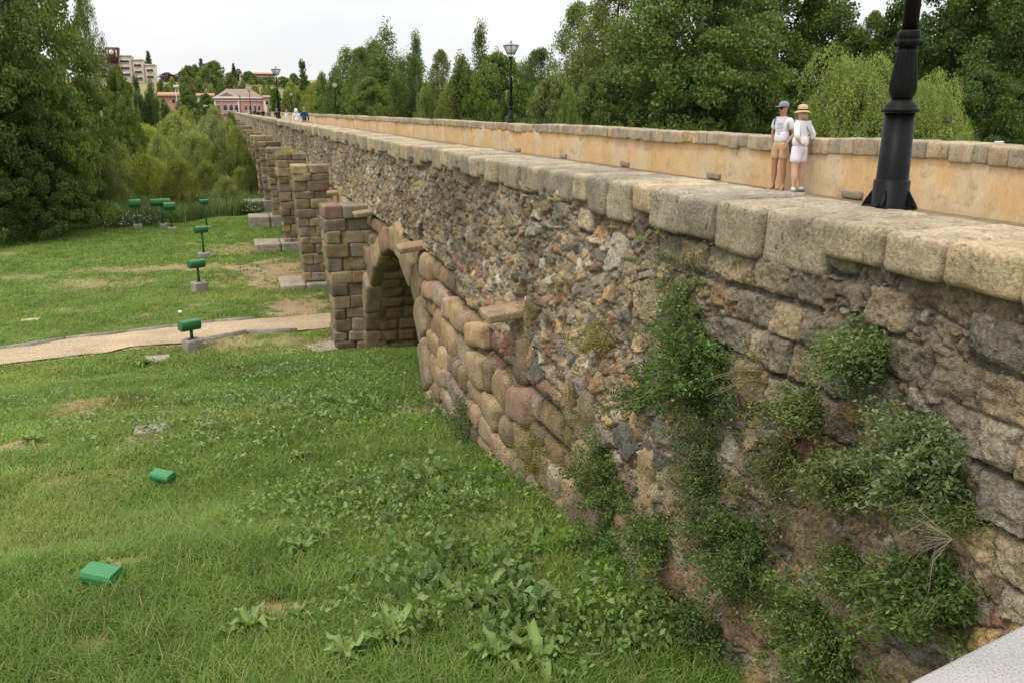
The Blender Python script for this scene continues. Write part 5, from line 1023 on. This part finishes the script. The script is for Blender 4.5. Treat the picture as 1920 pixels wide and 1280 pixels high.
for i in range(26):
    t = math.pi*(i/25)*1.0; x, y = .078*math.cos(t), .085*math.sin(t)+.01; mb.tube([hp(x, y, .07), hp(x*1.12, y*1.12, -.02), hp(x*1.1, y*1.15+.005, -.085-.02*(i % 3))], [.014, .015, .005], 5, (.40, .31, .18))
mb.build('long_hair', M_ATTR, wom, True)
part_skin('bag_strap', [(.10, .10, 1.475, .011), (.02, .165, 1.32, .011), (-.10, .165, 1.14, .011), (-.16, .11, 1.02, .011)], cm((.28, .26, .25)), wom)
# people far along the bridge
def far_person(px, Y, H, label, top, bottom, rz, X=None, **k):
    p = ony(px, 210, Y); return person((float(p[0]) if X is None else X, Y, 3.4), rz, label, H, dict(knL=(.1, -.10, .5), anL=(.1, -.02, .1), toL=(.12, -.18, .05), anR=(-.1, .12, .1), knR=(-.1, .02, .5), toR=(-.1, -.02, .04)), top, bottom, (.40, .24, .17), 'shoes', 'people far along the bridge', detail=1, trousers=True, **k)
far_person(570, 56, 1.74, 'person in a dark blue jacket seen from behind, nearest of the distant walkers', (.025, .05, .16), (.30, .22, .15), 2.9, sleeve='long')
far_person(555, 55, 1.66, 'person in a white hooded jacket walking beside the one in blue', (.72, .72, .72), (.5, .55, .6), .2, sleeve='long', hood=True)
far_person(537, 66, 1.62, 'person in pale blue and white behind the tallest distant lamp', (.62, .68, .74), (.6, .6, .65), 1.2, sleeve='long')
far_person(519, 74, 1.68, 'person in dark clothes just left of the tallest distant lamp', (.03, .02, .025), (.06, .05, .04), 2.8)
far_person(503, 88, 1.62, 'person in brown walking with his back turned farther along the bridge', (.16, .11, .08), (.12, .10, .08), 3.0)
far_person(493, 92, 1.7, 'person in black, right one of two dark figures by the pink building', (.02, .02, .022), (.03, .03, .03), 2.8)
far_person(484, 96, 1.62, 'person in black, left one of two dark figures by the pink building', (.02, .02, .02), (.03, .03, .03), .3)
far_person(477, 110, 1.7, 'small dark figure at the foot of the distant lamp', (.04, .02, .02), (.03, .03, .04), 3.1)

# ------------------------------------------------------------------ distant buildings
def frame(px, Y, zb=None, rz=None):
    p = ony(px, 206, Y); return float(p[0]), Y
def bld(name, px, Y, label, cat='building', rz=0., z=0., group=None):
    x, y = frame(px, Y); o = empty(name, (x, y, z), rz, label, cat, group); return o
M_BRICK = m_plain('pink_brick', (.42, .20, .155), .9, 0, .12, 3.); M_TRIM = m_plain('pale_trim', (.62, .56, .50), .8, 0, .06, 2.); M_ROOFB = m_plain('brown_roof', (.26, .18, .13), .9, 0, .15, 2.); M_TILE = m_plain('orange_tile', (.43, .24, .155), .9, 0, .2, 1.5)
M_PANE = m_plain('dark_window', (.035, .04, .045), .2); M_CREAM = m_plain('cream_wall', (.55, .47, .37), .85, 0, .08, .8); M_MAROON = m_plain('maroon_cladding', (.085, .03, .035), .6, 0, .1, 1.); M_WHITE = m_plain('white_paint', (.7, .7, .68), .5)
def win(root, x, z, w_, h, y=-.03, arch=False, frame_m=None, depth=.12, sill=True):
    fm = MB(); t = .09*max(1, w_/1.2)
    if arch:
        n = 9; pts = [(x-w_/2-t, z), (x+w_/2+t, z)]+[(x+(w_/2+t)*math.cos(a), z+h-w_/2+(w_/2+t)*math.sin(a)) for a in np.linspace(0, math.pi, n)]; fm.prism(pts, 1, y-.06, y+.05)
    else: fm.box((x-w_/2-t, y-.06, z-t), (x+w_/2+t, y+.05, z+h+t))
    o = fm.build('window', frame_m or M_TRIM, root); g = MB()
    if arch: g.prism([(x-w_/2, z+t*.5), (x+w_/2, z+t*.5)]+[(x+(w_/2)*math.cos(a), z+h-w_/2+(w_/2)*math.sin(a)) for a in np.linspace(0, math.pi, 9)], 1, y-.09, y-.062)
    else: g.box((x-w_/2, y-.09, z), (x+w_/2, y-.062, z+h))
    g.build('pane', M_PANE, o)
# pink building beyond the end of the bridge: local origin at its left front corner
S = 1637/300.  # pixels per metre there
pk = bld('pink_building', 403, 285, 'two-storey pink brick building with pale cornice and gabled roof beyond the end of the bridge', rz=-math.radians(0), z=-2.6)
W_, Hh, D_ = 14.8, 9.4+1.4, 10.; b = MB(); b.box((0, 0, 0), (W_, D_, Hh)); b.build('wall', M_BRICK, pk)
b = MB(); b.box((-.35, -.35, Hh), (W_+.35, D_+.3, Hh+.55)); b.box((-.15, -.15, Hh-.7), (W_+.15, 0, Hh-.35)); b.box((-.12, -.14, Hh-4.6), (W_+.12, 0, Hh-4.3)); b.build('cornice', M_TRIM, pk)
for x in (0, 2.0, 6.9, 8.2, W_-.35): b = MB(); b.box((x-.02, -.12, 0), (x+.35, .0, Hh-.7)); b.build('pilaster', M_TRIM if x in (0, 6.9) else M_BRICK, pk)
b = MB(); V = [(0, -.2, Hh+.55), (7.6, -.2, Hh+.55), (3.8, -.2, Hh+2.5), (0, .3, Hh+.55), (7.6, .3, Hh+.55), (3.8, .3, Hh+2.5)]; b.add(V, [[0, 1, 2], [5, 4, 3]]); b.add(V, [[0, 3, 4, 1], [1, 4, 5, 2], [2, 5, 3, 0]]); b.build('pediment', M_TRIM, pk); b = MB(); b.add([(1.6, -.24, Hh+.8), (6.0, -.24, Hh+.8), (3.8, -.24, Hh+1.95), (1.6, -.21, Hh+.8), (6.0, -.21, Hh+.8), (3.8, -.21, Hh+1.95)], [[0, 1, 2], [5, 4, 3]]); b.add([(1.6, -.24, Hh+.8), (6.0, -.24, Hh+.8), (3.8, -.24, Hh+1.95), (1.6, -.21, Hh+.8), (6.0, -.21, Hh+.8), (3.8, -.21, Hh+1.95)], [[0, 3, 4, 1], [1, 4, 5, 2], [2, 5, 3, 0]]); b.build('tympanum', M_ROOFB, pk)
b = MB(); z1 = Hh+.55; V = [(.3, .35, z1), (W_, .35, z1), (W_, D_, z1), (.3, D_, z1), (3.9, 4.2, z1+2.5), (W_-3.8, 4.2, z1+2.5)]; b.add(V, [[0, 1, 5, 4], [2, 3, 4, 5]]); b.add(V, [[1, 2, 5], [3, 0, 4]]); b.add(V, [[0, 3, 2, 1]]); b.build('roof', M_ROOFB, pk)
for x in (1.1,): win(pk, x, Hh-3.9, .8, 2.2, arch=True)
for x in (3.4, 5.1+.0, 6.35+.4): win(pk, x-.3, Hh-3.9, 1.0, 2.3, arch=True)
for x in (9.2, 10.5, 11.9, 13.2): win(pk, x, Hh-3.9, .65, 2.1, arch=True)
for x in (1.1, 3.2, 4.9, 6.3, 9.3, 10.9, 12.9): win(pk, x, Hh-8.2, .9, 2.4)
for (x0, x1) in ((2.4, 6.9), (8.8, 11.3), (12.4, 13.9)):
    b = MB(); b.box((x0, -.75, Hh-4.35), (x1, -.15, Hh-4.2))
    for i in range(int((x1-x0)/.35)): b.box((x0+i*.35, -.75, Hh-4.2), (x0+i*.35+.1, -.68, Hh-3.55))
    b.box((x0, -.78, Hh-3.55), (x1, -.66, Hh-3.45)); b.build('balcony', M_WHITE, pk)
# stepped apartment building with a clock tower on the hill
ck = bld('clock_tower_building', 180, 420, 'stepped cream apartment building with dark maroon clock tower on the hill', z=14.)
q = 1637/ (420*1.0)*.96; 
def cx(px): return float(ony(px, 120, 420)[0])-ck.location.x
def cz(py): return float(ony(240, py, 420)[2])-14.
for (x0, x1, yt) in ((172, 203, 97), (222, 247, 106), (247.3, 269, 113), (269.3, 290, 122)):
    b = MB(); b.box((cx(x0), 0 if x0 < 225 else (x0-222)*.02, -8), (cx(x1)-.15, 14, cz(yt))); b.box((cx(x0)-.2, -.3+(x0-222)*.02*(x0 > 222), cz(yt)-.1), (cx(x1), 14.2, cz(yt)+.5)); b.build('wall', M_CREAM, ck)
    z = cz(yt)-2.6; k = 0
    while z > cz(152): win(ck, (cx(x0)+cx(x1))/2-.1, z, cx(x1)-cx(x0)-1.9, 1.0, y=-.35+(x0-222)*.02*(x0 > 222)); z -= 2.75; 
b = MB(); b.add([(cx(203), -1, cz(118)), (cx(222), -1, cz(118)), (cx(226), -1, cz(90)), (cx(200), -1, cz(90)), (cx(203), 5, cz(118)), (cx(222), 5, cz(118)), (cx(226), 5, cz(90)), (cx(200), 5, cz(90))], [[0, 1, 2, 3], [1, 5, 6, 2], [4, 7, 6, 5], [0, 3, 7, 4], [3, 2, 6, 7], [0, 4, 5, 1]]); b.box((cx(203.3), -.8, -8), (cx(221.7), 5, cz(118.2))); b.build('clock_tower', M_MAROON, ck)
b = MB(); b.tube([(cx(211.5), -1.05, cz(99)), (cx(211.5), -1.3, cz(99))], [.95, .95], 24); cl = b.build('clock_face', M_WHITE, ck); b = MB(); b.box((cx(211.5)-.05, -1.4, cz(99)), (cx(211.5)+.05, -1.32, cz(99)+.7)); b.box((cx(211.5), -1.4, cz(99)-.05), (cx(211.5)+.5, -1.32, cz(99)+.05)); b.build('clock_hands', M_PANE, cl)
for x in (204.2, 220.8): b = MB(); b.box((cx(x)-.25, -1.15, cz(108)), (cx(x)+.25, -1.05, cz(95))); b.build('tower_panel', M_CREAM, ck)
# long orange-roofed building on the hill
sm = bld('orange_roofed_building', 424, 450, 'long pale building with orange tiled roofs on the hilltop above the pink building', z=12.)
def sx(px): return float(ony(px, 140, 450)[0])-sm.location.x
def sz(py): return float(ony(460, py, 450)[2])-12.
for (x0, x1, ye, yr) in ((424, 448, 140, 134), (444, 452, 137, 129), (470, 516, 141, 135)):
    b = MB(); b.box((sx(x0), 0, -8), (sx(x1), 10, sz(ye))); b.build('wall', M_CREAM, sm); b = MB(); z0, z1 = sz(ye)+.01, sz(yr); a, c = sx(x0)-.5, sx(x1)+.5; V = [(a, -.6, z0), (c, -.6, z0), (c, 10.6, z0), (a, 10.6, z0), (a+2.2, 5, z1), (c-2.2, 5, z1)]; b.add(V, [[0, 1, 5, 4], [2, 3, 4, 5], [0, 3, 2, 1]]); b.add(V, [[1, 2, 5], [3, 0, 4]]); b.build('roof', M_TILE, sm)
b = MB(); b.box((sx(448), 1, -8), (sx(470), 9, sz(143))); b.build('wall', M_CREAM, sm); b = MB(); V = [(sx(447.5), .2, sz(142.9)), (sx(470.4), .2, sz(142.9)), (sx(470.4), 9.5, sz(142.9)), (sx(447.5), 9.5, sz(142.9)), (sx(447.5), 5, sz(138)), (sx(470.4), 5, sz(138))]; b.add(V, [[0, 1, 5, 4], [2, 3, 4, 5], [0, 3, 2, 1]]); b.add(V, [[1, 2, 5], [3, 0, 4]]); b.build('roof', M_TILE, sm)
for i in range(11): win(sm, sx(474+i*3.8), sz(148.5), .6, 1.1, y=-.05)
for i in range(5): win(sm, sx(427+i*4.2), sz(148), .6, 1.1, y=-.05)
# low houses with orange roofs
def house(px0, px1, ye, yr, yb, Y, label, wall=M_CREAM):
    o = bld('house', px0, Y, label, 'house', group='low orange roofed houses'); x1 = float(ony(px1, 190, Y)[0]-ony(px0, 190, Y)[0]); f = lambda py: float(ony(px0, py, Y)[2]); g = float(gz(o.location.x, Y))-.3
    b = MB(); b.box((0, 0, min(g, f(yb))), (x1, 7, f(ye))); b.build('wall', wall, o); b = MB(); z0, z1 = f(ye)+.01, f(yr); V = [(-.4, -.5, z0), (x1+.4, -.5, z0), (x1+.4, 7.5, z0), (-.4, 7.5, z0), (-.4, 3.5, z1), (x1+.4, 3.5, z1)]; b.add(V, [[0, 1, 5, 4], [2, 3, 4, 5], [0, 3, 2, 1]]); b.add(V, [[1, 2, 5], [3, 0, 4]]); b.build('roof', M_TILE, o)
    n = max(2, int(x1/2.2))
    for i in range(n): win(o, (i+.5)*x1/n, f(ye)-1.7, .7, 1.0)
house(300, 336, 181, 173, 200, 270, 'low house with a long orange tiled roof left of the lighting mast', M_BRICK); house(372, 402, 181, 175, 200, 290, 'small orange roofed house just left of the pink building'); house(498, 512, 184, 179, 200, 250, 'pale house right of the pink building behind street trees')
b = MB(); o = bld('white_vehicle', 365, 205, 'white van partly hidden by bushes left of the pink building', 'van'); o.location.z = 2.9
b.box((0, 0, .3), (4.6, 1.9, 1.15)); b.add([(0, .08, 1.15), (4.0, .08, 1.15), (3.3, .15, 1.95), (0.05, .15, 1.95), (0, 1.82, 1.15), (4.0, 1.82, 1.15), (3.3, 1.75, 1.95), (.05, 1.75, 1.95)], [[0, 1, 2, 3], [1, 5, 6, 2], [5, 4, 7, 6], [4, 0, 3, 7], [3, 2, 6, 7]]); b.build('body', M_WHITE, o)
for x in (.9, 3.7): w_ = MB(); w_.tube([(x, -.03, .33), (x, .2, .33)], .33, 16); w_.build('wheel', M_BLACK, o)
b = MB(); b.box((.4, .02, 1.25), (2.9, .09, 1.8)); b.build('window', M_PANE, o)
rd = MB(); rd.box((-28, 199, 2.2), (20, 214, 2.92)); rd.box((-28, 240, -1), (60, 284, .02)); tag(rd.build('road', m_plain('asphalt', (.12, .115, .11), .9, 0, .1, 5.)), None, None, kind='structure')
# lighting mast
p = ony(338, 212, 190); o = empty('lighting_mast', (float(p[0]), 190, 0), 0, 'grey twin-pole lighting mast rising from the bushes left of the pink building', 'lighting mast')
b = MB(); b.tube([(-.15, 0, 0), (-.5, 0, 9.3)], [.12, .09], 8, (.45, .47, .48)); b.tube([(.95, 0, 0), (.0, 0, 9.3)], [.12, .09], 8, (.45, .47, .48)); b.build('pole', M_ATTR, o); b = MB(); b.box((-.8, -.4, 9.25), (.25, .3, 9.75), (.6, .62, .62)); b.build('lamp_head', M_ATTR, o)
